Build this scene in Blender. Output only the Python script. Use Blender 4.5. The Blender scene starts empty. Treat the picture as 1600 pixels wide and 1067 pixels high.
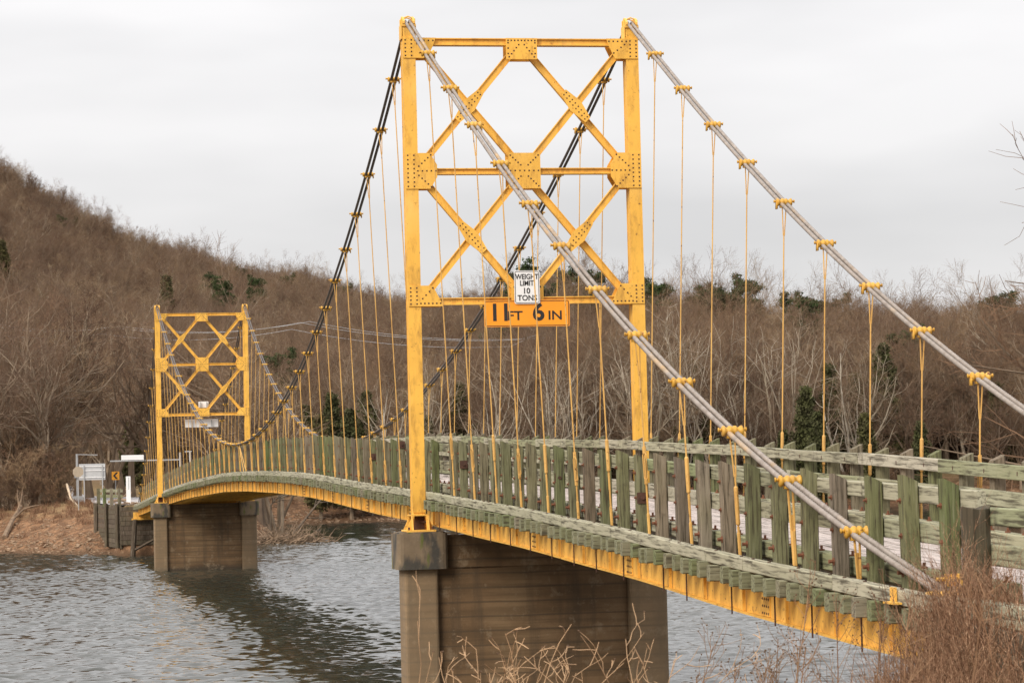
import bpy, math, random
import numpy as np
from mathutils import Matrix, Vector
random.seed(7)
rng = np.random.default_rng(7)
SC = bpy.context.scene
COL = SC.collection
# ------------------------------------------------------------------ camera
# bridge coordinates: X along the bridge (near tower 0, far tower 95), Y across (left +), Z up (tower base 0)
CAM = np.array([-57.293, 10.998, 1.173])
YAW, PITCH, ROLL, FPX = -0.1842, 0.0476, -0.0241, 4312.3
_fw = np.array([math.cos(YAW)*math.cos(PITCH), math.sin(YAW)*math.cos(PITCH), math.sin(PITCH)])
_rt = np.array([math.sin(YAW), -math.cos(YAW), 0.0])
_up = np.cross(_rt, _fw)
_r2 = math.cos(ROLL)*_rt + math.sin(ROLL)*_up
_u2 = -math.sin(ROLL)*_rt + math.cos(ROLL)*_up
cam = bpy.data.cameras.new('camera'); camo = bpy.data.objects.new('camera', cam); COL.objects.link(camo)
M = Matrix.Identity(4)
for i in range(3):
    M[i][0], M[i][1], M[i][2], M[i][3] = _r2[i], _u2[i], -_fw[i], CAM[i]
camo.matrix_world = M
cam.sensor_width = 36.0; cam.lens = FPX/1600*36.0
cam.clip_start = 0.5; cam.clip_end = 6000
cam.dof.use_dof = True; cam.dof.focus_distance = 70.0; cam.dof.aperture_fstop = 9.0
SC.camera = camo
# ------------------------------------------------------------------ world, sun, exposure
SUN_DIR = Vector((-0.52, 0.64, 0.56)).normalized()      # towards the sun, veiled by cloud
W = bpy.data.worlds.new('World'); SC.world = W; W.use_nodes = True
nt = W.node_tree; N = nt.nodes; L_ = nt.links
for n in list(N): N.remove(n)
wo = N.new('ShaderNodeOutputWorld'); bg = N.new('ShaderNodeBackground'); bg.inputs['Strength'].default_value = 0.1
sky = N.new('ShaderNodeTexSky'); sky.sky_type = 'NISHITA'; sky.sun_disc = False
sky.sun_elevation = math.asin(SUN_DIR.z); sky.sun_rotation = math.atan2(SUN_DIR.x, SUN_DIR.y)
tcw = N.new('ShaderNodeTexCoord'); mpw = N.new('ShaderNodeMapping'); mpw.inputs['Scale'].default_value = (2.2, 2.2, 9.0)
nzw = N.new('ShaderNodeTexNoise'); nzw.inputs['Scale'].default_value = 1.6; nzw.inputs['Detail'].default_value = 4; nzw.inputs['Roughness'].default_value = .5
rpw = N.new('ShaderNodeValToRGB')
rpw.color_ramp.elements[0].position = .33; rpw.color_ramp.elements[0].color = (3.25, 3.20, 3.22, 1)
rpw.color_ramp.elements[1].position = .62; rpw.color_ramp.elements[1].color = (4.05, 3.97, 3.97, 1)
mxw = N.new('ShaderNodeMix'); mxw.data_type = 'RGBA'; mxw.inputs[0].default_value = .97
L_.new(tcw.outputs['Generated'], mpw.inputs['Vector']); L_.new(mpw.outputs[0], nzw.inputs['Vector']); L_.new(nzw.outputs['Fac'], rpw.inputs[0])
L_.new(sky.outputs[0], mxw.inputs[6]); L_.new(rpw.outputs[0], mxw.inputs[7]); # overcast sky: brighter towards the zenith (CIE overcast distribution)
sepw = N.new('ShaderNodeSeparateXYZ'); mxz = N.new('ShaderNodeMath'); mxz.operation = 'MAXIMUM'; mxz.inputs[1].default_value = 0.0
maw = N.new('ShaderNodeMath'); maw.operation = 'MULTIPLY_ADD'; maw.inputs[1].default_value = 1.5; maw.inputs[2].default_value = .86
vmw = N.new('ShaderNodeVectorMath'); vmw.operation = 'SCALE'
L_.new(tcw.outputs['Generated'], sepw.inputs[0]); L_.new(sepw.outputs['Z'], mxz.inputs[0]); L_.new(mxz.outputs[0], maw.inputs[0]); L_.new(maw.outputs[0], vmw.inputs['Scale'])
L_.new(mxw.outputs[2], vmw.inputs[0]); L_.new(vmw.outputs[0], bg.inputs['Color']); L_.new(bg.outputs[0], wo.inputs[0])
sl = bpy.data.lights.new('sun', 'SUN'); sl.energy = 1.5; sl.angle = math.radians(28); sl.color = (1.0, .93, .82)
so = bpy.data.objects.new('sun', sl); COL.objects.link(so); so.rotation_euler = SUN_DIR.to_track_quat('Z', 'Y').to_euler()
SC.view_settings.view_transform = 'Standard'; SC.view_settings.look = 'None'; SC.view_settings.gamma = 1; SC.view_settings.exposure = 1.13
SC.render.engine = 'CYCLES'; SC.cycles.use_denoising = True; SC.cycles.max_bounces = 6; SC.cycles.transparent_max_bounces = 4

# ------------------------------------------------------------------ helpers: meshes
class MB:
    """collects vertices and faces (with material indices) of ONE mesh"""
    def __init__(s): s.v = []; s.f = []; s.m = []; s.n = 0
    def add(s, V, F, m=0):
        V = np.asarray(V, float).reshape(-1, 3); F = np.asarray(F, int)
        s.v.append(V); s.f.append(F + s.n); s.m.append(np.full(len(F), m)); s.n += len(V); return s
    def box(s, c, d, m=0, R=None, bev=0.0):
        hx, hy, hz = d[0]/2, d[1]/2, d[2]/2
        if bev <= 0:
            V = np.array([[x, y, z] for x in (-hx, hx) for y in (-hy, hy) for z in (-hz, hz)])
            F = [[0,1,3,2],[4,6,7,5],[0,4,5,1],[2,3,7,6],[0,2,6,4],[1,5,7,3]]
            if R is not None: V = V @ np.asarray(R).T
            return s.add(V + np.asarray(c), F, m)
        b = bev; V = []; F = []
        # chamfered along the longest axis
        ax = int(np.argmax(d)); o = [a for a in range(3) if a != ax]
        h = [hx, hy, hz]; p, q = h[o[0]], h[o[1]]
        ring = [(-p+b,-q),(p-b,-q),(p,-q+b),(p,q-b),(p-b,q),(-p+b,q),(-p,q-b),(-p,-q+b)]
        for e in (-h[ax], h[ax]):
            for (u, w) in ring:
                t = [0, 0, 0]; t[ax] = e; t[o[0]] = u; t[o[1]] = w; V.append(t)
        V = np.array(V, float)
        if R is not None: V = V @ np.asarray(R).T
        V = V + np.asarray(c)
        s.add(V, [[i, (i+1) % 8, 8+(i+1) % 8, 8+i] for i in range(8)], m)
        n0 = s.n - 16
        s.f.append(np.array([[n0+7-i for i in range(8)], [n0+8+i for i in range(8)]])); s.m.append(np.full(2, m)); return s
    def prism(s, poly, y0, y1, m=0, axis=0):
        """2-D polygon extruded along axis (0: poly is (y,z) along x; 1: (x,z) along y; 2: (x,y) along z)"""
        n = len(poly); V = []
        for e in (y0, y1):
            for (a, b) in poly:
                V.append({0: (e, a, b), 1: (a, e, b), 2: (a, b, e)}[axis])
        s.add(V, [[i, (i+1) % n, n+(i+1) % n, n+i] for i in range(n)], m)
        n0 = s.n - 2*n
        s.f.append(np.array([[n0+n-1-i for i in range(n)], [n0+n+i for i in range(n)]])); s.m.append(np.full(2, m)); return s
    def tube(s, pts, rad, ns=6, m=0, cap=True):
        pts = np.asarray(pts, float); k = len(pts); rad = np.broadcast_to(np.asarray(rad, float), (k,))
        T = np.gradient(pts, axis=0); T /= np.linalg.norm(T, axis=1)[:, None] + 1e-12
        ref = np.array([0, 0, 1.0]) if abs(T[0, 2]) < .9 else np.array([1.0, 0, 0])
        U = np.cross(T, ref); U /= np.linalg.norm(U, axis=1)[:, None] + 1e-12; Wv = np.cross(T, U)
        a = np.arange(ns)*2*np.pi/ns
        V = pts[:, None, :] + rad[:, None, None]*(np.cos(a)[None, :, None]*U[:, None, :] + np.sin(a)[None, :, None]*Wv[:, None, :])
        i = np.arange(k-1)[:, None]*ns; j = np.arange(ns)[None, :]; j2 = (j+1) % ns
        F = np.stack([i+j, i+j2, i+ns+j2, i+ns+j], -1).reshape(-1, 4)
        s.add(V.reshape(-1, 3), F, m)
        if cap:
            n0 = s.n - k*ns
            s.f.append(np.array([[n0+ns-1-q for q in range(ns)], [n0+(k-1)*ns+q for q in range(ns)]])); s.m.append(np.full(2, m))
        return s
    def mesh(s, name, mats, smooth=False):
        me = bpy.data.meshes.new(name)
        V = np.concatenate(s.v) if s.v else np.zeros((0, 3))
        ls = np.concatenate([np.full(len(f), f.shape[1]) for f in s.f]).astype(np.int32)
        lv = np.concatenate([f.ravel() for f in s.f]).astype(np.int32)
        mi = np.concatenate(s.m).astype(np.int32)
        me.vertices.add(len(V)); me.vertices.foreach_set('co', V.astype(np.float32).ravel())
        me.loops.add(len(lv)); me.loops.foreach_set('vertex_index', lv)
        me.polygons.add(len(ls)); st = np.zeros(len(ls), np.int32); st[1:] = np.cumsum(ls)[:-1]
        me.polygons.foreach_set('loop_start', st); me.polygons.foreach_set('loop_total', ls)
        me.polygons.foreach_set('material_index', mi)
        me.polygons.foreach_set('use_smooth', np.full(len(ls), bool(smooth)))
        for mt in (mats if isinstance(mats, (list, tuple)) else [mats]): me.materials.append(mt)
        me.update(calc_edges=True); me.validate(); return me

def wloc(o):
    return getattr(o, '_w', None)
WORLD = {}
def link(o, parent=None, loc=(0, 0, 0), R=None):
    """put o at world position loc under parent (parents are only translated)"""
    COL.objects.link(o)
    w = Vector(loc); WORLD[o.name] = w
    if parent is not None:
        o.parent = parent; w = w - WORLD[parent.name]
    o.location = w
    if R is not None: o.rotation_euler = R
    return o
def obj(name, mb, mats, parent=None, loc=(0, 0, 0), R=None, smooth=False):
    me = mb if isinstance(mb, bpy.types.Mesh) else mb.mesh(name, mats, smooth)
    return link(bpy.data.objects.new(name, me), parent, loc, R)
def empty(name, loc, parent=None):
    o = bpy.data.objects.new(name, None); o.empty_display_size = .5; return link(o, parent, loc)
def tag(o, label=None, cat=None, group=None, kind=None):
    if label: o['label'] = label
    if cat: o['category'] = cat
    if group: o['group'] = group
    if kind: o['kind'] = kind
    return o

# ------------------------------------------------------------------ helpers: materials
def mat(name):
    m = bpy.data.materials.new(name); m.use_nodes = True
    t = m.node_tree; b = t.nodes['Principled BSDF']; return m, t, b
def nd(t, kind, **kw):
    n = t.nodes.new(kind)
    for k, v in kw.items():
        if k.startswith('i_'): n.inputs[int(k[2:])].default_value = v
        else: setattr(n, k, v)
    return n
def noise(t, vec, scale, detail=4, rough=.55, dist=0):
    n = t.nodes.new('ShaderNodeTexNoise'); n.inputs['Scale'].default_value = scale; n.inputs['Detail'].default_value = detail
    n.inputs['Roughness'].default_value = rough; n.inputs['Distortion'].default_value = dist
    if vec is not None: t.links.new(vec, n.inputs['Vector'])
    return n.outputs['Fac']
def ramp(t, fac, stops, interp='LINEAR'):
    r = t.nodes.new('ShaderNodeValToRGB'); cr = r.color_ramp; cr.interpolation = interp
    while len(cr.elements) < len(stops): cr.elements.new(.5)
    for e, (p, c) in zip(cr.elements, stops):
        e.position = p; e.color = (c, c, c, 1) if isinstance(c, (int, float)) else (*c, 1)
    t.links.new(fac, r.inputs[0]); return r.outputs[0]
def mix(t, fac, a, b, blend='MIX'):
    m = t.nodes.new('ShaderNodeMix'); m.data_type = 'RGBA'; m.blend_type = blend
    if isinstance(fac, (int, float)): m.inputs[0].default_value = fac
    else: t.links.new(fac, m.inputs[0])
    for i, x in ((6, a), (7, b)):
        if isinstance(x, tuple): m.inputs[i].default_value = (*x, 1)
        else: t.links.new(x, m.inputs[i])
    return m.outputs[2]
def mth(t, op, a, b=None):
    m = t.nodes.new('ShaderNodeMath'); m.operation = op
    for i, x in ((0, a), (1, b)):
        if x is None: continue
        if isinstance(x, (int, float)): m.inputs[i].default_value = x
        else: t.links.new(x, m.inputs[i])
    return m.outputs[0]
def coords(t, scale=(1, 1, 1), rand=0.0, kind='Object'):
    tc = t.nodes.new('ShaderNodeTexCoord'); mp = t.nodes.new('ShaderNodeMapping'); mp.inputs['Scale'].default_value = scale
    v = tc.outputs[kind]
    if rand:
        oi = t.nodes.new('ShaderNodeObjectInfo'); ad = t.nodes.new('ShaderNodeVectorMath'); ad.operation = 'ADD'
        ml = mth(t, 'MULTIPLY', oi.outputs['Random'], rand); t.links.new(v, ad.inputs[0]); t.links.new(ml, ad.inputs[1]); v = ad.outputs[0]
    t.links.new(v, mp.inputs['Vector']); return mp.outputs[0]
def bump(t, b, h, strength=.4, dist=.02):
    n = t.nodes.new('ShaderNodeBump'); n.inputs['Strength'].default_value = strength; n.inputs['Distance'].default_value = dist
    t.links.new(h, n.inputs['Height']); t.links.new(n.outputs[0], b.inputs['Normal'])
def orand(t):
    return t.nodes.new('ShaderNodeObjectInfo').outputs['Random']

def plain(name, col, rough=.7, var=.25, scale=6, kind='Object', metallic=0):
    m, t, b = mat(name); v = coords(t, rand=13.0, kind=kind)
    f = noise(t, v, scale, 5)
    c = ramp(t, f, [(.25, tuple(x*(1-var) for x in col)), (.75, tuple(min(1, x*(1+var)) for x in col))])
    t.links.new(c, b.inputs['Base Color']); b.inputs['Roughness'].default_value = rough; b.inputs['Metallic'].default_value = metallic
    bump(t, b, f, .2, .01); return m

def yellow_paint(name, rust=.5, base=(.85, .465, .075)):
    m, t, b = mat(name); v = coords(t, rand=17.0)
    big = noise(t, v, 1.3, 4); fine = noise(t, v, 14, 6, .65)
    vs = coords(t, (9, 9, .9), rand=17.0); streak = noise(t, vs, 1.2, 5, .6)
    c = ramp(t, big, [(.3, tuple(x*.86 for x in base)), (.7, base)])
    c = mix(t, ramp(t, streak, [(.56, 0.0), (.78, .5)]), c, (.55, .26, .04))
    grime = mth(t, 'MULTIPLY', ramp(t, noise(t, coords(t, (3, 3, 1.1), rand=17.0), 1.7, 6, .7), [(.50, 0.0), (.68, .6)]), 1.0)
    c = mix(t, grime, c, (.33, .16, .035))
    c = mix(t, ramp(t, noise(t, v, .9, 3), [(.55, 0.0), (.75, .35)]), c, (.95, .62, .20))
    spots = mth(t, 'MULTIPLY', ramp(t, fine, [(.60, 0.0), (.68, 1.0)]), ramp(t, noise(t, v, 2.3, 3), [(.5-.2*rust, 0.0), (.75-.2*rust, 1.0)]))
    c = mix(t, spots, c, (.12, .035, .014))
    t.links.new(c, b.inputs['Base Color']); b.inputs['Roughness'].default_value = .5
    b.inputs['Specular IOR Level'].default_value = .35
    bump(t, b, fine, .25, .006); return m
YEL = yellow_paint('yellow paint', .55)
YELR = yellow_paint('yellow paint rusty', 1.0, (.84, .47, .09))
YELH = yellow_paint('yellow hanger paint', 1.3, (.66, .38, .11))
YELC = yellow_paint('worn ochre paint', 1.7, (.60, .33, .045))
RUST = plain('rusty iron', (.16, .06, .028), .85, .4, 20)
DARKR = plain('dark rust', (.07, .03, .018), .85, .4, 12)

def timber(name, stops, grain=(1, 1, 1), green=.5, dark=.5):
    """weathered treated timber; grain = coordinate scale, small along the fibres"""
    m, t, b = mat(name); v = coords(t, grain, rand=31.0); vf = coords(t, rand=31.0)
    g = noise(t, v, 3.0, 7, .65, .3)
    r = orand(t)
    c = ramp(t, r, stops)
    r2 = mth(t, 'FRACT', mth(t, 'MULTIPLY', r, 7.31))
    blot = noise(t, vf, 1.1, 4)
    gm = mth(t, 'MULTIPLY', ramp(t, mth(t, 'ADD', blot, mth(t, 'MULTIPLY', mth(t, 'SUBTRACT', r2, .5), .5)), [(.45, 0.0), (.72, 1.0)]), green)
    c = mix(t, gm, c, (.165, .17, .078))
    c = mix(t, ramp(t, g, [(.38, .85), (.52, 0.0)]), c, (.05, .04, .026), 'MIX')
    c = mix(t, ramp(t, g, [(.56, 0.0), (.76, .38)]), c, (.44, .39, .30))
    st = noise(t, vf, 4.0, 6, .7)
    c = mix(t, mth(t, 'MULTIPLY', ramp(t, st, [(.57, 0.0), (.7, 1.0)]), dark), c, (.05, .037, .025))
    t.links.new(c, b.inputs['Base Color']); b.inputs['Roughness'].default_value = .88; b.inputs['Specular IOR Level'].default_value = .2
    bump(t, b, g, .55, .012); return m
WST = [(0, (.125, .092, .062)), (.18, (.215, .17, .12)), (.36, (.10, .125, .045)), (.54, (.18, .145, .10)), (.72, (.135, .145, .062)), (.86, (.235, .195, .145)), (1, (.145, .115, .085))]
WPOST = timber('post timber', WST, (9, 9, .6), .45, .5)
RST = [(0, (.30, .28, .18)), (.25, (.38, .355, .26)), (.45, (.25, .255, .14)), (.65, (.33, .31, .21)), (.85, (.42, .38, .30)), (1, (.23, .25, .13))]
WRAIL = timber('rail timber', RST, (.5, 9, 9), .35, .5)
WKERB = timber('kerb timber', [(0, (.42, .385, .29)), (.5, (.36, .34, .24)), (1, (.47, .43, .34))], (.5, 8, 8), .25, .7)
WTIE = timber('tie timber', [(0, (.19, .19, .11)), (.4, (.25, .24, .16)), (.7, (.16, .185, .085)), (1, (.26, .225, .165))], (9, .6, 9), .35, .5)
WDECK = timber('deck timber', [(0, (.46, .39, .36)), (.5, (.52, .45, .42)), (1, (.42, .36, .33))], (.35, 9, 9), .0, .75)
WLOG = timber('old log timber', [(0, (.095, .07, .05)), (1, (.14, .105, .078))], (7, 7, .5), .15, .8)

DLOG = timber('dark creosoted log', [(0, (.05, .036, .026)), (1, (.075, .055, .04))], (7, 7, .5), .2, .8)

def rope_mat():
    m, t, b = mat('galvanised wire rope'); v = coords(t, rand=5.0, kind='Object')
    f = noise(t, v, 9, 5); big = noise(t, v, .8, 4)
    c = ramp(t, f, [(.3, (.22, .18, .15)), (.7, (.36, .31, .27))])
    c = mix(t, ramp(t, big, [(.58, 0.0), (.68, .5)]), c, (.60, .36, .12))
    t.links.new(c, b.inputs['Base Color']); b.inputs['Roughness'].default_value = .6; b.inputs['Metallic'].default_value = .15
    bump(t, b, noise(t, v, 60, 3), .3, .004); return m
ROPE = rope_mat()
ROPE_SHADE = plain('shaded wire rope', (.085, .068, .06), .5, .3, 20)  # shade of the main-span cable's underside painted into the rope colour

def concrete(name='stained concrete', gain=1.0):
    m, t, b = mat(name); v = coords(t, kind='Object')
    big = noise(t, v, .7, 5, .6); fine = noise(t, v, 9, 6, .65)
    hb = noise(t, coords(t, (.25, .25, 6), kind='Object'), 1.3, 4)      # board-formed courses
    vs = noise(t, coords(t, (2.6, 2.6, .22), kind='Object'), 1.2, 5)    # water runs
    c = ramp(t, big, [(.3, (.10, .056, .024)), (.5, (.155, .09, .042)), (.72, (.22, .14, .072))])
    c = mix(t, ramp(t, hb, [(.44, .5), (.58, 0.0)]), c, (.085, .05, .022))
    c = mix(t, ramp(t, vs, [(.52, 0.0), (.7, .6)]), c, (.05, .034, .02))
    c = mix(t, ramp(t, fine, [(.6, 0.0), (.75, .35)]), c, (.27, .19, .11))
    t.links.new(c, b.inputs['Base Color']); b.inputs['Roughness'].default_value = .9
    sz = t.nodes.new('ShaderNodeSeparateXYZ'); tco = t.nodes.new('ShaderNodeTexCoord'); t.links.new(tco.outputs['Object'], sz.inputs[0])
    zz = mth(t, 'ADD', sz.outputs['Z'], mth(t, 'MULTIPLY', mth(t, 'SUBTRACT', big, .5), .35))
    tide = ramp(t, mth(t, 'ADD', zz, 3.73), [(.12, .85), (.34, .0)]); c = mix(t, tide, c, (.035, .026, .016)); t.links.new(c, b.inputs['Base Color'])
    pale = ramp(t, noise(t, v, 2.4, 6, .7), [(.56, 0.0), (.68, .45)]); c = mix(t, pale, c, (.30, .225, .145)); t.links.new(c, b.inputs['Base Color'])
    form = t.nodes.new('ShaderNodeTexWave'); form.bands_direction = 'Z'; form.inputs['Scale'].default_value = 1.05; form.inputs['Distortion'].default_value = .4; form.inputs['Detail'].default_value = 1; t.links.new(v, form.inputs['Vector'])
    lines = ramp(t, form.outputs['Fac'], [(.0, .7), (.07, 0.0)]); c = mix(t, lines, c, (.07, .045, .024)); t.links.new(c, b.inputs['Base Color'])
    if gain != 1.0: c = mix(t, gain-1.0, c, (.42, .31, .19)); t.links.new(c, b.inputs['Base Color'])
    bump(t, b, mix(t, .5, hb, fine), .7, .02); return m
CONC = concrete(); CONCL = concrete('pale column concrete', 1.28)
def capconc():
    m, t, b = mat('mossy cap concrete'); v = coords(t)
    big = noise(t, v, 1.1, 5, .6); fine = noise(t, v, 8, 6, .65)
    vs = noise(t, coords(t, (2.4, 2.4, .9)), 1.0, 5)
    c = ramp(t, big, [(.3, (.12, .085, .052)), (.55, (.20, .145, .09)), (.75, (.32, .24, .15))])
    c = mix(t, ramp(t, vs, [(.47, 0.0), (.58, .9)]), c, (.045, .042, .036))
    c = mix(t, ramp(t, noise(t, coords(t, (2.6, 2.6, .8)), 1.4, 4), [(.58, 0.0), (.66, .9)]), c, (.10, .115, .022))
    c = mix(t, ramp(t, fine, [(.62, 0.0), (.75, .4)]), c, (.34, .28, .20))
    t.links.new(c, b.inputs['Base Color']); b.inputs['Roughness'].default_value = .9; bump(t, b, fine, .5, .02); return m
CAPC = capconc()

def water_mat():
    m, t, b = mat('river water')
    b.inputs['Base Color'].default_value = (.036, .037, .028, 1); b.inputs['Roughness'].default_value = .035; b.inputs['IOR'].default_value = 1.333
    h1 = noise(t, coords(t, (1.0, .42, 1)), 1.5, 5, .6, .5)
    h2 = noise(t, coords(t, (1.0, .6, 1)), .22, 3, .5)
    pat = noise(t, coords(t, (1.0, .6, 1)), .035, 3, .5)
    h = mth(t, 'ADD', mth(t, 'MULTIPLY', h1, ramp(t, pat, [(.35, .65), (.65, 1.0)])), mth(t, 'MULTIPLY', h2, .9))
    bump(t, b, h, .3, .03); return m
WATER = water_mat()

def ground_mat():
    m, t, b = mat('ground'); geo = t.nodes.new('ShaderNodeNewGeometry'); sx = t.nodes.new('ShaderNodeSeparateXYZ'); t.links.new(geo.outputs['Position'], sx.inputs[0])
    v = coords(t, kind='Object'); big = noise(t, v, .05, 4); mid = noise(t, v, .5, 5); fine = noise(t, v, 4, 5, .7)
    litter = ramp(t, mid, [(.3, (.15, .095, .06)), (.7, (.25, .165, .105))])
    grass = ramp(t, fine, [(.3, (.24, .17, .08)), (.7, (.38, .28, .145))])
    dirt = ramp(t, fine, [(.3, (.17, .088, .046)), (.7, (.35, .20, .11))])
    dirt = mix(t, ramp(t, noise(t, v, 1.3, 6, .7), [(.46, .8), (.60, 0.0)]), dirt, (.105, .06, .036))
    dirt = mix(t, ramp(t, noise(t, v, 2.1, 5, .7), [(.56, 0.0), (.68, .6)]), dirt, (.42, .29, .18))
    wet = (.11, .065, .038)
    hz = mth(t, 'ADD', sx.outputs['Z'], mth(t, 'MULTIPLY', mth(t, 'SUBTRACT', mid, .5), 1.6))
    c = mix(t, ramp(t, mth(t, 'MULTIPLY', mth(t, 'ADD', hz, 1.5), .5), [(.0, 0.0), (1.0, 1.0)]), dirt, grass)
    c = mix(t, ramp(t, mth(t, 'MULTIPLY', mth(t, 'ADD', hz, 1.0), .2), [(.2, 0.0), (.6, 1.0)]), c, litter)
    c = mix(t, ramp(t, mth(t, 'ADD', sx.outputs['Z'], 3.73), [(.12, 1.0), (.4, 0.0)]), c, wet)
    t.links.new(c, b.inputs['Base Color']); b.inputs['Roughness'].default_value = .95; b.inputs['Specular IOR Level'].default_value = .1
    bump(t, b, fine, .8, .12); return m
GROUND = ground_mat()
ROAD = plain('road asphalt', (.40, .375, .365), .85, .12, 3)

def treecol(name, stops, rough=.9):
    m, t, b = mat(name); r = orand(t); c = ramp(t, r, stops)
    v = coords(t, rand=9.0); f = noise(t, v, 1.2, 4)
    c = mix(t, ramp(t, f, [(.35, .45), (.65, 0.0)]), c, (.06, .045, .035))
    t.links.new(c, b.inputs['Base Color']); b.inputs['Roughness'].default_value = rough; b.inputs['Specular IOR Level'].default_value = .1; return m
BARK = treecol('grey brown bark', [(0, (.14, .10, .07)), (.5, (.245, .18, .125)), (.8, (.31, .235, .165)), (1, (.48, .40, .30))])
TWIG = treecol('winter twigs', [(0, (.115, .066, .042)), (.2, (.235, .14, .085)), (.4, (.16, .105, .075)), (.6, (.29, .185, .105)), (.8, (.20, .125, .085)), (1, (.38, .265, .15))])
WHITEB = treecol('pale sycamore bark', [(0, (.34, .28, .20)), (.5, (.44, .37, .28)), (1, (.60, .53, .43))])
WHITET = treecol('pale twigs', [(0, (.24, .165, .11)), (1, (.30, .215, .14))])
CEDAR = treecol('cedar foliage', [(0, (.055, .064, .024)), (.5, (.072, .076, .028)), (1, (.105, .092, .036))])
PINE = treecol('pine foliage', [(0, (.035, .06, .02)), (1, (.06, .085, .03))])
RUSSET = treecol('russet leaves', [(0, (.26, .12, .06)), (1, (.33, .16, .08))])
DRY = treecol('dry weed stems', [(0, (.28, .155, .085)), (.5, (.36, .22, .125)), (1, (.22, .11, .06))])
def drymix():
    m, t, b = mat('dry grass'); v = coords(t, kind='Object')
    c = ramp(t, noise(t, v, 26, 4, .7), [(.36, (.075, .036, .02)), (.48, (.18, .095, .055)), (.58, (.31, .185, .115)), (.70, (.52, .37, .24))])
    t.links.new(c, b.inputs['Base Color']); b.inputs['Roughness'].default_value = .9; b.inputs['Specular IOR Level'].default_value = .1; return m
DRYG = drymix()
SEED = plain('seed heads', (.13, .075, .04), .9, .4, 30)
DRIFT = plain('driftwood', (.20, .135, .085), .9, .5, 3)
ROCKM = plain('shore rock', (.33, .225, .145), .9, .45, 1.2)
WHITE = plain('white sign sheet', (.74, .73, .72), .5, .05, 4)
ORANGE = plain('orange sign sheet', (.86, .30, .012), .45, .05, 2)
YSIGN = plain('yellow sign sheet', (.85, .36, .02), .45, .05, 2)
BLACK = plain('black lettering', (.015, .014, .013), .5, .1, 4)
ALU = plain('sign back aluminium', (.42, .42, .42), .45, .1, 3)
GALV = plain('galvanised steel', (.34, .34, .34), .5, .15, 3)

# ------------------------------------------------------------------ profiles of the bridge
LSPAN = 95.0; ZW = -3.73
_kx = [-60,-36,-33,-28.9,-26.5,-24,-21.7,-19.3,-16.9,-14.4,-12,-9.6,-7.2,-4.8,-2.4,0,2.3,8.7,13.9,19.7,23.9,34.1,45,55,72.3,84,95.7,110,122.7,129,160]
_kz = [-.22,-.19,-.13,-.02,.05,.12,.21,.31,.385,.45,.53,.60,.65,.70,.77,.83,.875,.985,1.11,1.255,1.34,1.44,1.475,1.44,1.17,.93,.63,.22,-.18,-.33,-.4]
_xs = np.linspace(-60, 160, 2201); _raw = np.interp(_xs, _kx, _kz)
_g = np.exp(-np.linspace(-2.5, 2.5, 31)**2/2); _g /= _g.sum()
_sm = np.convolve(np.pad(_raw, 15, mode='edge'), _g, mode='valid')
def K(x): return np.interp(x, _xs, _sm)          # top of the outer kerb
ZCAP = 10.845
_side = np.polyfit([0,-2.408,-4.816,-7.22,-9.63,-12.04,-14.45,-16.86,-19.26,-21.67,-24.08,-26.49,-28.9,-31.82],
                   [10.70,9.691,8.679,7.663,6.56,5.617,4.708,3.851,3.053,2.291,1.621,1.037,.465,-.167], 3)
def CZ(x):
    if x < 0: return float(np.polyval(_side, x))
    if x <= LSPAN: return 2.50 + 8.20*((LSPAN/2-x)/(LSPAN/2))**2
    return float(np.polyval(_side, LSPAN-x)) + .0
def YC(z): return 1.995 + .4125*z/ZCAP

# ------------------------------------------------------------------ terrain
def sstep(a, b, x): 
    t = np.clip((x-a)/(b-a), 0, 1); return t*t*(3-2*t)
def vnoise(x, y, s, seed=0):
    x = np.asarray(x, float)/s; y = np.asarray(y, float)/s
    xi = np.floor(x).astype(int); yi = np.floor(y).astype(int); fx = x-xi; fy = y-yi
    def h(a, b):
        n = (a*374761393 + b*668265263 + seed*1442695041) & 0x7fffffff
        n = ((n ^ (n >> 13))*1274126177) & 0x7fffffff
        return ((n ^ (n >> 16)) & 0xffff)/65535.0
    u = fx*fx*(3-2*fx); v = fy*fy*(3-2*fy)
    return (h(xi,yi)*(1-u)+h(xi+1,yi)*u)*(1-v) + (h(xi,yi+1)*(1-u)+h(xi+1,yi+1)*u)*v
def shore_x(y):
    """far shoreline X as a function of Y"""
    y = np.asarray(y, float)
    s = np.interp(y, [-400,-120,-60,-30,-17,-13,-10,-6,0,5,11,30,120,400], [250,235,236,238,240,225,158,140,131,133,147,150,165,200])
    return s + (vnoise(y, y*0+3, 5, 4)-.5)*5
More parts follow.
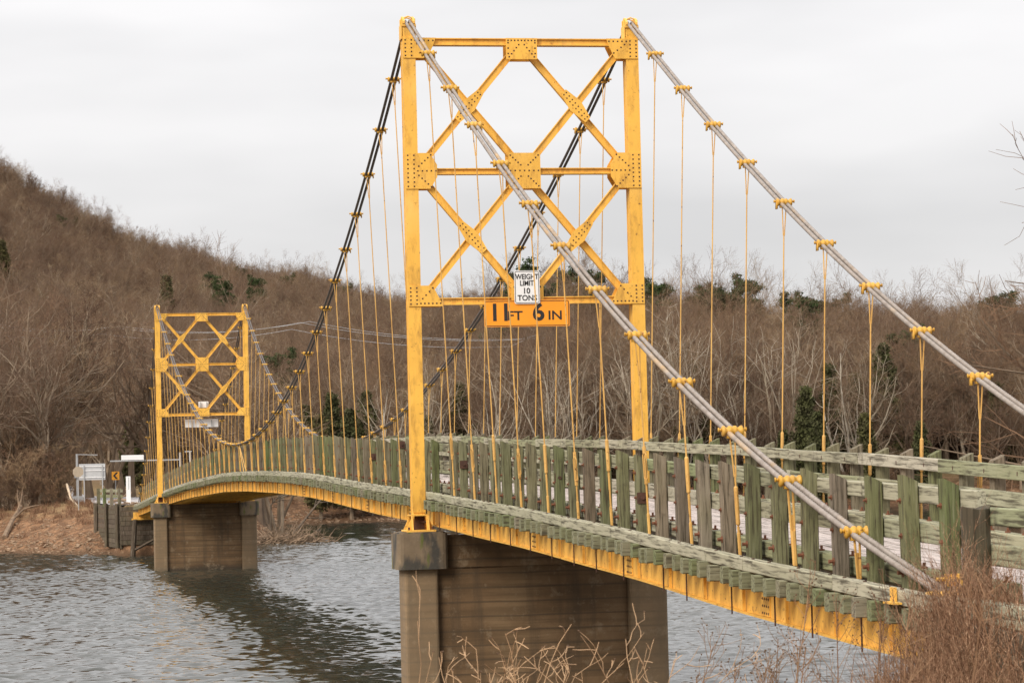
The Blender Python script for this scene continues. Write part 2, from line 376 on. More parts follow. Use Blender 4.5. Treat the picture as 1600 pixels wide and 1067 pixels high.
def ground_z(x, y):
    x = np.asarray(x, float); y = np.asarray(y, float)
    # near bank
    near = np.interp(x, [-400,-60,-50,-44,-37,-30,-22,-14,0], [-.6,-.6,-.62,-.78,-1.25,-2.3,-3.75,-4.8,-5.5])
    emb = -.20 - np.maximum(0, np.abs(y)-2.5)*1.5 - np.maximum(0, x+33.2)*1.4
    near = np.maximum(near, np.where(x < -28, emb, -9))
    # far bank
    s = x - shore_x(y)
    far = np.interp(s, [-60,-10,0,3,8,15,24,60,2000], [-6,-4.6,-3.73,-3.2,-2.15,-.95,-.4,-.25,-.2])
    far = far + (vnoise(x, y, 6, 1)-.5)*.6*sstep(1, 10, s)*(1-sstep(28, 45, s)*.8)
    emb2 = -.36 - np.maximum(0, np.abs(y-np.interp(x, [130,190,260,330], [0,1.5,6,25]))-2.9)*np.where(x < 141.2, 7.0, 1.25) - np.maximum(0, 129.2-x)*4.0
    far = np.maximum(far, np.where(x > 126, emb2, -9))
    # wooded ridge: high and far on the left, lower and closer towards the right
    A = (y-11.0)/np.maximum(x+57.3, 1.0); D = np.hypot(x+57.3, y-11.0)
    Dc = np.interp(A, [-.6,-.30,-.235,-.19,-.14,-.10,-.05,.3], [430,430,455,600,800,950,1050,1100])
    e = np.interp(A, [-.6,-.387,-.336,-.285,-.235,-.186,-.138,-.0912,-.0445,.0015,.06,.3], [.048,.050,.055,.0545,.062,.0635,.065,.0715,.0895,.115,.14,.17])
    hc = e*Dc+1.2-np.interp(A, [-.3,-.15], [15.0,12.5])
    t = np.clip((D-305)/(Dc-305), 0, 1)
    hill = hc*(.25*sstep(0, 1, t)+.75*t**1.08)*(1-.5*sstep(1.05, 1.6, D/Dc))
    hill = hill + (vnoise(x, y, 70, 2)-.5)*10*sstep(.25, .7, t)*np.interp(Dc, [430, 800], [.45, 1]) + (vnoise(x, y, 24, 3)-.5)*4*sstep(.1, .5, t)
    far = far + hill
    return np.where(x < 60, near, far)
def grid_mesh(name, xs, ys, matl):
    X, Y = np.meshgrid(xs, ys, indexing='ij'); Z = ground_z(X, Y)
    nx, ny = len(xs), len(ys); V = np.stack([X, Y, Z], -1).reshape(-1, 3)
    i = np.arange(nx-1)[:, None]*ny; j = np.arange(ny-1)[None, :]
    F = np.stack([i+j, i+ny+j, i+ny+j+1, i+j+1], -1).reshape(-1, 4)
    mb = MB(); mb.add(V, F); return mb.mesh(name, matl, True)
gx = np.concatenate([np.linspace(-1500,-90,16), np.linspace(-80,-12,110), np.linspace(-8,118,12), np.linspace(121,200,130), np.linspace(202,300,70), np.linspace(304,560,70), np.linspace(566,1150,90), np.linspace(1200,3500,20)])
gy = np.concatenate([np.linspace(-2500,-480,16), np.linspace(-470,-280,14), np.linspace(-270,-40,70), np.linspace(-38,-14,24), np.linspace(-13.5,32,150), np.linspace(34,140,40), np.linspace(150,2500,24)])
ground = obj('ground', grid_mesh('ground', gx, gy, GROUND), None); tag(ground, kind='structure')
wm = MB(); zb_ = ZW-.16
wm.add([[-45,-2500,zb_],[1200,-2500,zb_],[1200,2500,zb_],[-45,2500,zb_]], [[0,1,2,3]])
def waves(X, Y, n=56):
    r = np.random.default_rng(5); Z = np.zeros_like(X)
    lam = np.exp(r.uniform(math.log(.36), math.log(.95), n)); th = r.normal(size=n)*.75+2.7; ph = r.uniform(0, 6.283, n)
    gust = .55+.6*vnoise(X, Y, 16, 9)+.3*vnoise(X, Y, 5, 10)
    for l, t, p in zip(lam, th, ph):
        k = 2*math.pi/l; Z += (WAVE_SLOPE*math.sqrt(2/n)/k)*np.sin(k*(X*math.cos(t)+Y*math.sin(t))+p)
    return ZW+Z*gust
WAVE_SLOPE = .225
for (x0, x1, dx, y0, y1, dy) in ((-10, 100, .115, -40, 15, .19), (100, 152, .22, -44, 16, .34), (152.0, 262, .5, -95, 6, .6)):
    xs = np.arange(x0, x1+dx*.5, dx); ys = np.arange(y0, y1+dy*.5, dy); X, Y = np.meshgrid(xs, ys, indexing='ij'); ny = len(ys)
    i = np.arange(len(xs)-1)[:, None]*ny; j = np.arange(ny-1)[None, :]
    wm.add(np.stack([X, Y, waves(X, Y)], -1).reshape(-1, 3), np.stack([i+j, i+ny+j, i+ny+j+1, i+j+1], -1).reshape(-1, 4))
water = obj('river_water', wm, WATER, smooth=True); tag(water, kind='structure')
# far road
rp = MB(); RX = np.linspace(131.5, 330, 60); ry = np.interp(RX, [130,190,260,330], [0,1.5,6,25])
V = []; F = []
for k, (x, y) in enumerate(zip(RX, ry)):
    z = float(max(ground_z(x, y-3.3), ground_z(x, y), ground_z(x, y+3.3))) + .03
    V += [[x, y-3.3, z], [x, y+3.3, z]]
    if k: F.append([2*k-2, 2*k, 2*k+1, 2*k-1])
rp.add(V, F); road = obj('road', rp, ROAD); tag(road, kind='structure')
rp = MB(); rp.add([[-120,-2.4,-.19],[-32.9,-2.4,-.15],[-32.9,2.4,-.15],[-120,2.4,-.19]], [[0,1,2,3]])
tag(obj('near_road', rp, ROAD), kind='structure')
# ------------------------------------------------------------------ THE BRIDGE
bridge = empty('suspension_bridge', (47.5, 0, ZW))
tag(bridge, 'yellow one-lane suspension bridge with timber deck and railings crossing the river', 'bridge')

# ---- towers
def rivets(mb, pts, x, r=.017):
    for (y, z) in pts:
        mb.add([[x, y-r, z-r], [x, y+r, z-r], [x, y+r, z+r], [x, y-r, z+r], [x-.012, y, z]], [[0,1,4],[1,2,4],[2,3,4],[3,0,4]], 1)
def line(a, b, n): return [(a[0]+(b[0]-a[0])*i/(n-1), a[1]+(b[1]-a[1])*i/(n-1)) for i in range(n)]
PY = 2.407; PW = .25; PD = .30          # posts
Z1t, Z1b, Z2t, Z2b, Z3t, Z3b = 10.37, 9.94, 7.93, 7.175, 5.14, 4.705
XF = -.165                               # front plane of the gusset plates
def build_tower(X, face):
    """face -1: gussets and braces on the -x side; both towers are alike"""
    tw = empty('tower', (X, 0, 0), bridge)
    for s in (1, -1):
        mb = MB(); y = s*PY
        mb.box((0, y, 5.48), (PD, PW, 10.28), 0, bev=.012)
        for sx in (-1, 1):                               # flange lips down the post
            mb.box((sx*(PD/2+.008), y, 5.4), (.016, PW+.02, 10.0), 0)
        obj('post', mb, [YEL], tw, (X, 0, 0))
        # saddle casting on the post top
        mb = MB()
        mb.box((0, y, 10.64), (.36, .30, .06), 0, bev=.01)
        mb.prism([(-.20, 10.67), (.20, 10.67), (.20, 10.72), (.12, 10.80), (0, 10.845), (-.12, 10.80), (-.20, 10.72)], y-.13, y-.085, 0, 1)
        mb.prism([(-.20, 10.67), (.20, 10.67), (.20, 10.72), (.12, 10.80), (0, 10.845), (-.12, 10.80), (-.20, 10.72)], y+.085, y+.13, 0, 1)
        mb.prism([(-.16, 10.67), (.16, 10.67), (.0, 10.70)], y-.085, y+.085, 0, 1)
        for sx in (-1, 1):                               # U-bolts over the ropes and side straps
            mb.tube([(sx*.09, y-.14, 10.5), (sx*.09, y-.14, 10.78), (sx*.09, y, 10.835), (sx*.09, y+.14, 10.78), (sx*.09, y+.14, 10.5)], .016, 6)
        mb.box((0, y-.15, 10.50), (.30, .02, .30), 0); mb.box((0, y+.15, 10.50), (.30, .02, .30), 0)
        obj('saddle', mb, [YELR], tw, (X, 0, 0))
        # pedestal foot with an open web
        mb = MB()
        mb.box((0, y, .02), (.80, .62, .04), 0, bev=.008)
        mb.box((0, y, .345), (.46, .40, .03), 0)
        for sy in (-1, 1):
            mb.prism([(-.36, .04), (-.24, .04), (-.17, .33), (-.20, .36), (-.24, .33)], y+sy*.17-.015, y+sy*.17+.015, 0, 1)
            mb.prism([(.36, .04), (.24, .04), (.17, .33), (.20, .36), (.24, .33)], y+sy*.17-.015, y+sy*.17+.015, 0, 1)
            mb.prism([(y+sy*.29, .04), (y+sy*.14, .04), (y+sy*.12, .33), (y+sy*.16, .33)], -.235, -.205, 0, 0)
            mb.prism([(y+sy*.29, .04), (y+sy*.14, .04), (y+sy*.12, .33), (y+sy*.16, .33)], .205, .235, 0, 0)
            for sx in (-1, 1): mb.tube([(sx*.32, y+sy*.25, .04), (sx*.32, y+sy*.25, .10)], .022, 6, 1)
        mb.box((0, y, .19), (.03, .26, .30), 1)
        mb.tube([(-.1, y-.16, .2), (.1, y+.16, .2)], .03, 6, 1)
        obj('pedestal', mb, [YELR, DARKR], tw, (X, 0, 0))
    # struts
    for (zc, h) in ((Z1t-.075, .15), ((Z2t+Z2b)/2-.005, .13), (Z3b+.10, .15)):
        for s in (1, -1):
            y0, y1 = .31, PY-PW/2
            mb = MB(); yc = s*(y0+y1)/2 if zc > Z3t else s*(y1)/2; w = (y1-y0) if zc > Z3t else y1
            mb.box((-.02, yc, zc), (.18, w, h), 0); mb.box((-.13, yc, zc+h/2-.01), (.05, w, .02), 0); mb.box((-.13, yc, zc-h/2+.01), (.05, w, .02), 0)
            obj('strut', mb, [YEL], tw, (X, 0, 0))
    # diagonals
    def diag(a, b, off):
        a = np.array(a); b = np.array(b); c = (a+b)/2; dl = np.linalg.norm(b-a); ang = math.atan2(b[1]-a[1], b[0]-a[0])
        R = np.array([[1,0,0],[0,math.cos(ang),-math.sin(ang)],[0,math.sin(ang),math.cos(ang)]])
        mb = MB(); mb.box((off, c[0], c[1]), (.09, dl, .15), 0, R)
        mb.box((off-.058, *(c + .066*np.array([-math.sin(ang), math.cos(ang)]))), (.03, dl, .014), 0, R)
        mb.box((off-.058, *(c - .066*np.array([-math.sin(ang), math.cos(ang)]))), (.03, dl, .014), 0, R)
        obj('diagonal_brace', mb, [YEL], tw, (X, 0, 0))
    for s in (1, -1):
        for (zt, zb) in ((Z1b+.02, Z2t-.02), (Z2b+.02, Z3t-.02)):
            diag((s*2.12, zt+.14), (s*.18, zb-.12), -.055); diag((s*.18, zt+.12), (s*2.12, zb-.14), .045)
    # gusset plates
    def plate(poly, rv, x=XF, th=.022, name='gusset_plate'):
        mb = MB(); mb.prism(poly, x-th, x, 0, 0); mb.prism(poly, .165, .165+th, 0, 0); rivets(mb, rv, x-th)
        obj(name, mb, [YEL, DARKR], tw, (X, 0, 0))
    for s in (1, -1):
        o = s*(PY+PW/2+.005); q = lambda y: s*y
        plate([(o, Z1t), (q(1.84), Z1t), (q(1.90), Z1t-.17), (q(2.02), Z1b), (o, Z1b)][::1 if s < 0 else -1],
              line((q(2.49), Z1t-.05), (q(2.49), Z1b+.05), 5)+line((q(2.36), Z1t-.05), (q(2.36), Z1b+.05), 5)+line((q(2.28), Z1t-.06), (q(1.9), Z1t-.06), 5)+line((q(2.24), Z1t-.13), (q(2.0), Z1b+.12), 4))
        plate([(o, Z2t), (q(2.02), Z2t), (q(1.87), Z2t-.25), (q(1.87), Z2b+.25), (q(2.02), Z2b), (o, Z2b)][::1 if s < 0 else -1],
              line((q(2.49), Z2t-.05), (q(2.49), Z2b+.05), 8)+line((q(2.36), Z2t-.05), (q(2.36), Z2b+.05), 8)+line((q(2.26), Z2t-.28), (q(2.0), Z2t-.04), 5)+line((q(2.26), Z2b+.28), (q(2.0), Z2b+.04), 5)+line((q(2.28), (Z2t+Z2b)/2), (q(1.9), (Z2t+Z2b)/2), 5))
        plate([(o, Z3t), (q(2.02), Z3t), (q(1.80), Z3b), (o, Z3b)][::1 if s < 0 else -1],
              line((q(2.49), Z3t-.05), (q(2.49), Z3b+.05), 5)+line((q(2.36), Z3t-.05), (q(2.36), Z3b+.05), 5)+line((q(2.28), Z3b+.06), (q(1.86), Z3b+.06), 6)+line((q(2.24), Z3b+.16), (q(2.02), Z3t-.05), 4))
        # long diamond plates where the braces cross
        for (zt, zb, sg) in ((Z1b, Z2t, 1), (Z2b, Z3t, -1)):
            cy, cz = s*1.15, (zt+zb)/2
            a = math.atan2(zt-zb+.26, 1.94)*(1 if sg*s < 0 else -1)
            u = np.array([math.cos(a), math.sin(a)]); w = np.array([-u[1], u[0]]); c = np.array([cy, cz])
            pl = [tuple(c+u*p+w*r) for p, r in ((-.40,-.075), (0,-.155), (.40,-.075), (.40,.075), (0,.155), (-.40,.075))]
            mb = MB(); mb.prism(pl, -.135, -.118, 0, 0)
            rivets(mb, [tuple(c+u*p+w*r) for p in np.linspace(-.34, .34, 8) for r in (-.035, .035)], -.135, .015)
            obj('gusset_plate', mb, [YEL, DARKR], tw, (X, 0, 0))
    plate([(-.335, Z1t), (-.335, Z1b-.02), (.335, Z1b-.02), (.335, Z1t)], line((-.29, Z1t-.05), (.29, Z1t-.05), 9)+line((-.27, Z1b+.03), (-.06, Z1t-.14), 5)+line((.27, Z1b+.03), (.06, Z1t-.14), 5)+line((-.29, Z1b+.1), (-.29, Z1t-.1), 3)+line((.29, Z1b+.1), (.29, Z1t-.1), 3))
    zc = (Z2t+Z2b)/2
    plate([(-.345, Z2t), (-.345, Z2b), (.345, Z2b), (.345, Z2t)], line((-.3, Z2t-.05), (-.08, zc+.12), 5)+line((.3, Z2t-.05), (.08, zc+.12), 5)+line((-.3, Z2b+.05), (-.08, zc-.12), 5)+line((.3, Z2b+.05), (.08, zc-.12), 5)+line((-.3, zc), (.3, zc), 7))
    plate([(-.345, Z3t), (-.345, Z3b), (.345, Z3b), (.345, Z3t)], line((-.3, Z3b+.06), (.3, Z3b+.06), 7)+line((-.28, Z3t-.05), (-.08, Z3t-.2), 4)+line((.28, Z3t-.05), (.08, Z3t-.2), 4))
    return tw
build_tower(0.0, -1); build_tower(LSPAN, -1)

# ---- piers
def build_pier(X, depth):
    pr = empty('pier', (X, 0, depth), bridge)
    def rounded(y0, y1, x0, x1, r):
        pts = []
        for (cx, cy, a0) in ((x1-r, y1-r, 0), (x0+r, y1-r, 90), (x0+r, y0+r, 180), (x1-r, y0+r, 270)):
            for k in range(4): a = math.radians(a0+k*30); pts.append((cx+r*math.cos(a), cy+r*math.sin(a)))
        return pts
    for s in (1, -1):
        y0, y1 = (2.07, 2.79) if s > 0 else (-2.81, -1.97)
        mb = MB(); mb.prism(rounded(y0, y1, -.42, .42, .07), depth, -.775, 0, 2); obj('column', mb, [CONCL], pr, (X, 0, 0), smooth=False)
        y0, y1 = (1.87, 2.93) if s > 0 else (-2.93, -1.87)
        mb = MB(); mb.prism(rounded(y0, y1, -.55, .55, .12), -.775, -.03, 0, 2)
        mb.prism(rounded(y0+.05, y1-.05, -.50, .50, .10), -.03, -.001, 0, 2); obj('cap', mb, [CAPC], pr, (X, 0, 0))
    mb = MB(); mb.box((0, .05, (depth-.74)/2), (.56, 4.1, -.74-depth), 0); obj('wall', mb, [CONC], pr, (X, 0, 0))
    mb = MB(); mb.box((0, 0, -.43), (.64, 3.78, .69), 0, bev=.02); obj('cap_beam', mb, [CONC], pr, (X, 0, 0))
    return pr
build_pier(0.0, -5.6); build_pier(LSPAN, -5.2)

# ---- stiffening girders, floor beams
X0, X1 = -32.4, 128.2
def strip(mb, xs, zf, y, w, h0, h1, m=0):
    """band along X: from zf+h0 to zf+h1, across y-w/2..y+w/2"""
    n = len(xs); V = []
    for x in xs:
        z = float(zf(x)); V += [[x, y-w/2, z+h0], [x, y+w/2, z+h0], [x, y+w/2, z+h1], [x, y-w/2, z+h1]]
    F = []
    for k in range(n-1):
        a = 4*k
        for q in range(4): F.append([a+q, a+(q+1) % 4, a+4+(q+1) % 4, a+4+q])
    F += [[3,2,1,0], [4*n-4, 4*n-3, 4*n-2, 4*n-1]]
    mb.add(V, F, m)
GT, GB = -.35, -.735
for s in (1, -1):
    g = empty('girder', (47.5, s*1.95, 0), bridge)
    cuts = np.arange(X0, X1, 7.3); cuts = np.append(cuts, X1)
    for a, b in zip(cuts[:-1], cuts[1:]):
        xs = np.linspace(a, b-.012, 9); mb = MB()
        strip(mb, xs, K, s*1.95, .022, GT-.02, GB+.02); strip(mb, xs, K, s*1.95, .17, GT-.02, GT); strip(mb, xs, K, s*1.95, .17, GB, GB+.022)
        obj('web_plate', mb, [YELR], g)
    if s > 0:
        sx = np.arange(X0+.6, X1, 1.9)
        mst = MB(); mst.box((0, 0, 0), (.012, .04, .333), 0); stm = mst.mesh('stiffener', [YELR])
        mrd = MB(); mrd.box((0, 0, -.01), (.018, .018, .42), 0, bev=.003); rdm = mrd.mesh('hanger_rod', [DARKR])
        for k, x in enumerate(sx):
            z = float(K(x))
            obj('stiffener', stm, None, g, (x, 2.0, z+(GT+GB)/2), (0, 0, 0))
            obj('tie_rod', rdm, None, g, (x+.2+.7*rng.random(), 2.045, z+(GT+GB)/2-.0))
        # riveted splice plates
        msp = MB(); msp.box((0, 0, 0), (.34, .014, .325), 0)
        for px in (-.13, -.045, .045, .13):
            for pz in np.linspace(-.13, .13, 4): msp.add([[px-.016, .007, pz-.016],[px+.016,.007,pz-.016],[px+.016,.007,pz+.016],[px-.016,.007,pz+.016],[px,.02,pz]], [[0,1,4],[1,2,4],[2,3,4],[3,0,4]], 1)
        spm = msp.mesh('splice_plate', [YELR, DARKR])
        for x in cuts[1:-1]: obj('splice_plate', spm, None, g, (x, 1.969, float(K(x))+(GT+GB)/2), (0, -math.atan(float(K(x+.5)-K(x-.5))), 0))
mfb = MB(); mfb.box((0, 0, 0), (.16, 3.86, .022), 0); mfb.box((0, 0, -.26), (.16, 3.86, .022), 0); mfb.box((0, 0, -.13), (.014, 3.86, .24), 0); fbm = mfb.mesh('floor_beam', [YELR])
for x in list(np.arange(-31.3, -.5, 2.41))+list(np.arange(2.5, 94.9, 2.5))+list(np.arange(97.4, 127, 2.41)):
    obj('floor_beam', fbm, None, bridge, (x, 0, float(K(x))+GT-.05))

# ---- deck: ties, planks, kerbs
deck = empty('deck', (47.5, 0, 0), bridge)
tie_meshes = []
for k in range(4):
    mb = MB(); L2 = 4.70+.008*k; mb.box((0, 0, 0), (.15+.012*(k % 3), L2, .188+.006*k), 0, bev=.010); tie_meshes.append(mb.mesh('tie', [WTIE]))
tx = np.arange(X0+.12, X1-20, .49); far_tx = np.arange(X1-20+.1, X1, .49)
for k, x in enumerate(tx):
    sl_ = math.atan(float(K(x+.3)-K(x-.3))/.6)
    obj('tie', tie_meshes[int(rng.integers(4))], None, deck, (x+rng.normal()*.03, rng.normal()*.011, float(K(x))-.250+rng.normal()*.004), (rng.normal()*.003, -sl_+rng.normal()*.02, rng.normal()*.006))
mb = MB()
for x in far_tx: mb.box((x, 0, float(K(x))-.250), (.17, 4.7, .19))
tag(obj('far_ties', mb, [WTIE], deck), kind='stuff')
def chord(name, mesh, nominal, a, b, y, dz, parent, jit=.004):
    za, zb = float(K(a))+dz, float(K(b))+dz; ln = math.hypot(b-a, zb-za)
    o = obj(name, mesh, None, parent, ((a+b)/2, y+rng.normal()*jit, (za+zb)/2), (rng.normal()*.01, -math.atan2(zb-za, b-a), 0)); o.scale = (ln/nominal, 1, 1); return o
# outer kerb timbers
mks = []
for k in range(3):
    mb = MB(); mb.box((0, 0, 0), (3.60, .15, .150), 0, bev=.010); 
    for px in (-1.5, -.3, .9, 1.6): mb.tube([(px, 0, .07), (px, 0, .086)], .022, 6, 1)
    mks.append(mb.mesh('kerb_timber', [WKERB, DARKR]))
mg = MB(); mg.box((0, 0, 0), (3.62, .19, .20), 0, bev=.014)
for px in (-1.65, -1.05, -.45, .15, .75, 1.35): mg.tube([(px, 0, .095), (px, 0, .16)], .017, 6, 1); mg.tube([(px, 0, .10), (px, 0, .118)], .04, 6, 1)
mgm = mg.mesh('guard_timber', [WRAIL, RUST])
for s in (1, -1):
    cuts = np.arange(X0, X1, 3.615); cuts = np.append(cuts[:-1], X1)
    for a, b in zip(cuts[:-1], cuts[1:]):
        lo, hi = a+.004, b-.004
        if abs(a) < 3.7 and a < .32 < b:                 # gap where the tower post stands
            chord('kerb_timber', mks[0], 3.6, lo, -.02-.45, s*2.225, -.075, deck) if a < -1.2 else None
            chord('kerb_timber', mks[0], 3.6, .45, hi, s*2.225, -.075, deck) if b > 1.2 else None
        else:
            chord('kerb_timber', mks[int(rng.integers(3))], 3.6, lo, hi, s*2.195, -.075, deck)
        chord('guard_timber', mgm, 3.62, lo, hi, s*1.60, .015+.10-.085, deck)
# running planks, one by one on the near spans; the rest is one sheet of planks
mpl = []
for k in range(3):
    mb = MB(); mb.box((0, 0, 0), (4.86, .232+.004*k, .06), 0, bev=.006); mpl.append(mb.mesh('plank', [WDECK]))
for r in range(12):
    y = -1.375+.25*r; a = X0-.3+(r*1.37 % 4.86)-4.86
    while a < 14:
        lo, hi = max(a, X0-.25), a+4.86
        if hi > lo+.4: chord('plank', mpl[int(rng.integers(3))], 4.86, lo+.006, hi-.006, y, -.125+.006*rng.random(), deck, .002)
        a += 4.86
mb = MB(); sl_x = np.linspace(19, X1, 60)
for r in range(12): strip(mb, sl_x, K, -1.375+.25*r, .236, -.155, -.095)
tag(obj('far_planks', mb, [WDECK], deck), kind='stuff')

# ---- railings
def post_mesh(k):
    w, d = .150+.007*(k % 3), .185+.01*(k % 2); hgt = 1.0+.013*(k % 3); mb = MB(); b = .012
    # outer side (+y) taller: top slopes down towards the road
    y0, y1 = -w/2, w/2; zb = -.15
    P = [(-d/2+b, y0), (d/2-b, y0), (d/2, y0+b), (d/2, y1-b), (d/2-b, y1), (-d/2+b, y1), (-d/2, y1-b), (-d/2, y0+b)]
    V = [(x, y, zb) for x, y in P]+[(x, y, hgt+.075*(y-y0)/w) for x, y in P]
    mb.add(V, [[i, (i+1) % 8, 8+(i+1) % 8, 8+i] for i in range(8)])
    mb.f.append(np.array([[7-i for i in range(8)], [8+i for i in range(8)]])); mb.m.append(np.zeros(2, int))
    for z, r, l in ((hgt-.19, .016, .035), (hgt-.55, .016, .03), (.10, .024, .06)):     # bolt heads on the outer face
        mb.tube([(.02, y1, z), (.02, y1+.008, z)], r*2.0, 6, 1); mb.tube([(.02, y1, z), (.02, y1+l, z)], r, 6, 1)
    return mb.mesh('railing_post', [WPOST, RUST])
PM = [post_mesh(k) for k in range(6)]
mr = []
for k in range(3):
    mb = MB(); mb.box((0, 0, 0), (3.60, .09, .165+.01*k), 0, bev=.008)
    for px in (-1.2, 0, 1.2): mb.box((px, -.047, -.01), (.022, .006, .05), 1); mb.box((px, .047, -.01), (.022, .006, .05), 1)
    mr.append(mb.mesh('rail', [WRAIL, DARKR]))
mr2 = []
for k in range(2):
    mb = MB(); mb.box((0, 0, 0), (3.60, .09, .20), 0, bev=.008); mr2.append(mb.mesh('rail', [WRAIL, DARKR]))
post_x = [-2.41*i*.5 for i in range(1, 27)]+[1.25*i for i in range(1, 76)]+[95+1.205*i for i in range(1, 28)]
for s in (1, -1):
    rl = empty('railing', (47.5, s*1.82, 0), bridge)
    for x in sorted(post_x):
        o = obj('railing_post', PM[int(rng.integers(6))], None, rl, (x+rng.normal()*.012, s*1.825, float(K(x))+rng.normal()*.012), (rng.normal()*.008, rng.normal()*.008, (0 if s > 0 else math.pi)+rng.normal()*.02))
    cuts = np.arange(-31.9, 127.2, 3.615)
    for a, b in zip(cuts[:-1], cuts[1:]):
        chord('rail', mr[int(rng.integers(3))], 3.6, a+.005, b-.005, s*1.70, .905+rng.normal()*.006, rl)
        chord('rail', mr2[int(rng.integers(2))], 3.6, a+.005, b-.005, s*1.70, .53+rng.normal()*.006, rl)
# small dark steel plates bolted on a few posts
mb = MB(); mb.box((0, 0, 0), (.012, .16, .16), 0); mb.tube([(-.006, 0, 0), (-.03, 0, 0)], .03, 6, 0); plm = mb.mesh('bolt_plate', [DARKR])
for x, dz in ((-18.075, .42), (-12.05, .55), (-2.41, .6), (6.25, .95), (11.25, .62)):
    obj('bolt_plate', plm, None, bridge, (x-.105, 1.84, float(K(x))+dz))

# ---- cables
clamp_mb = MB()
ys = np.array([-.135, -.13, -.115, -.10, -.085, -.06, -.045, -.02, 0.0, .02, .045, .06, .085, .10, .115, .13, .135])
rs = np.array([.03, .062, .068, .062, .046, .046, .064, .066, .046, .066, .064, .046, .046, .062, .068, .06, .03])
clamp_mb.tube(np.stack([ys*0, ys, ys*0+.018], -1), rs, 10, 0)
clamp_mb.box((0, 0, -.045), (.07, .15, .05), 0, bev=.008)
for yy in (-.155, .155): clamp_mb.tube([(0, yy*.85, .03), (0, yy*1.15, .035)], .02, 6, 0); clamp_mb.tube([(0, yy*1.1, .035), (0, yy*1.16, .035)], .03, 6, 0)
clamp_mb.prism([(-.05, -.09), (.05, -.09), (.03, .04), (-.03, .04)], -.145, -.125, 0, 1)
clamp_me = clamp_mb.mesh('clamp', [YELC], True)
def rope(mb, pts, r, ns=12, lobes=6, pitch=.42, twist=True):
    pts = np.asarray(pts, float); k = len(pts)
    T = np.gradient(pts, axis=0); T /= np.linalg.norm(T, axis=1)[:, None]
    U = np.cross(T, np.array([0, 1.0, 0])); U /= np.linalg.norm(U, axis=1)[:, None]; Wv = np.cross(T, U)
    sarc = np.concatenate([[0], np.cumsum(np.linalg.norm(np.diff(pts, axis=0), axis=1))])
    a = np.arange(ns)*2*np.pi/ns; rad = r*(1+(.14*np.cos(lobes*a) if twist else 0*a))
    ph = 2*np.pi*sarc/pitch if twist else sarc*0
    A = a[None, :]+ph[:, None]
    V = pts[:, None, :]+rad[None, :, None]*(np.cos(A)[:, :, None]*U[:, None, :]+np.sin(A)[:, :, None]*Wv[:, None, :])
    i = np.arange(k-1)[:, None]*ns; j = np.arange(ns)[None, :]; j2 = (j+1) % ns
    mb.add(V.reshape(-1, 3), np.stack([i+j, i+j2, i+ns+j2, i+ns+j], -1).reshape(-1, 4))
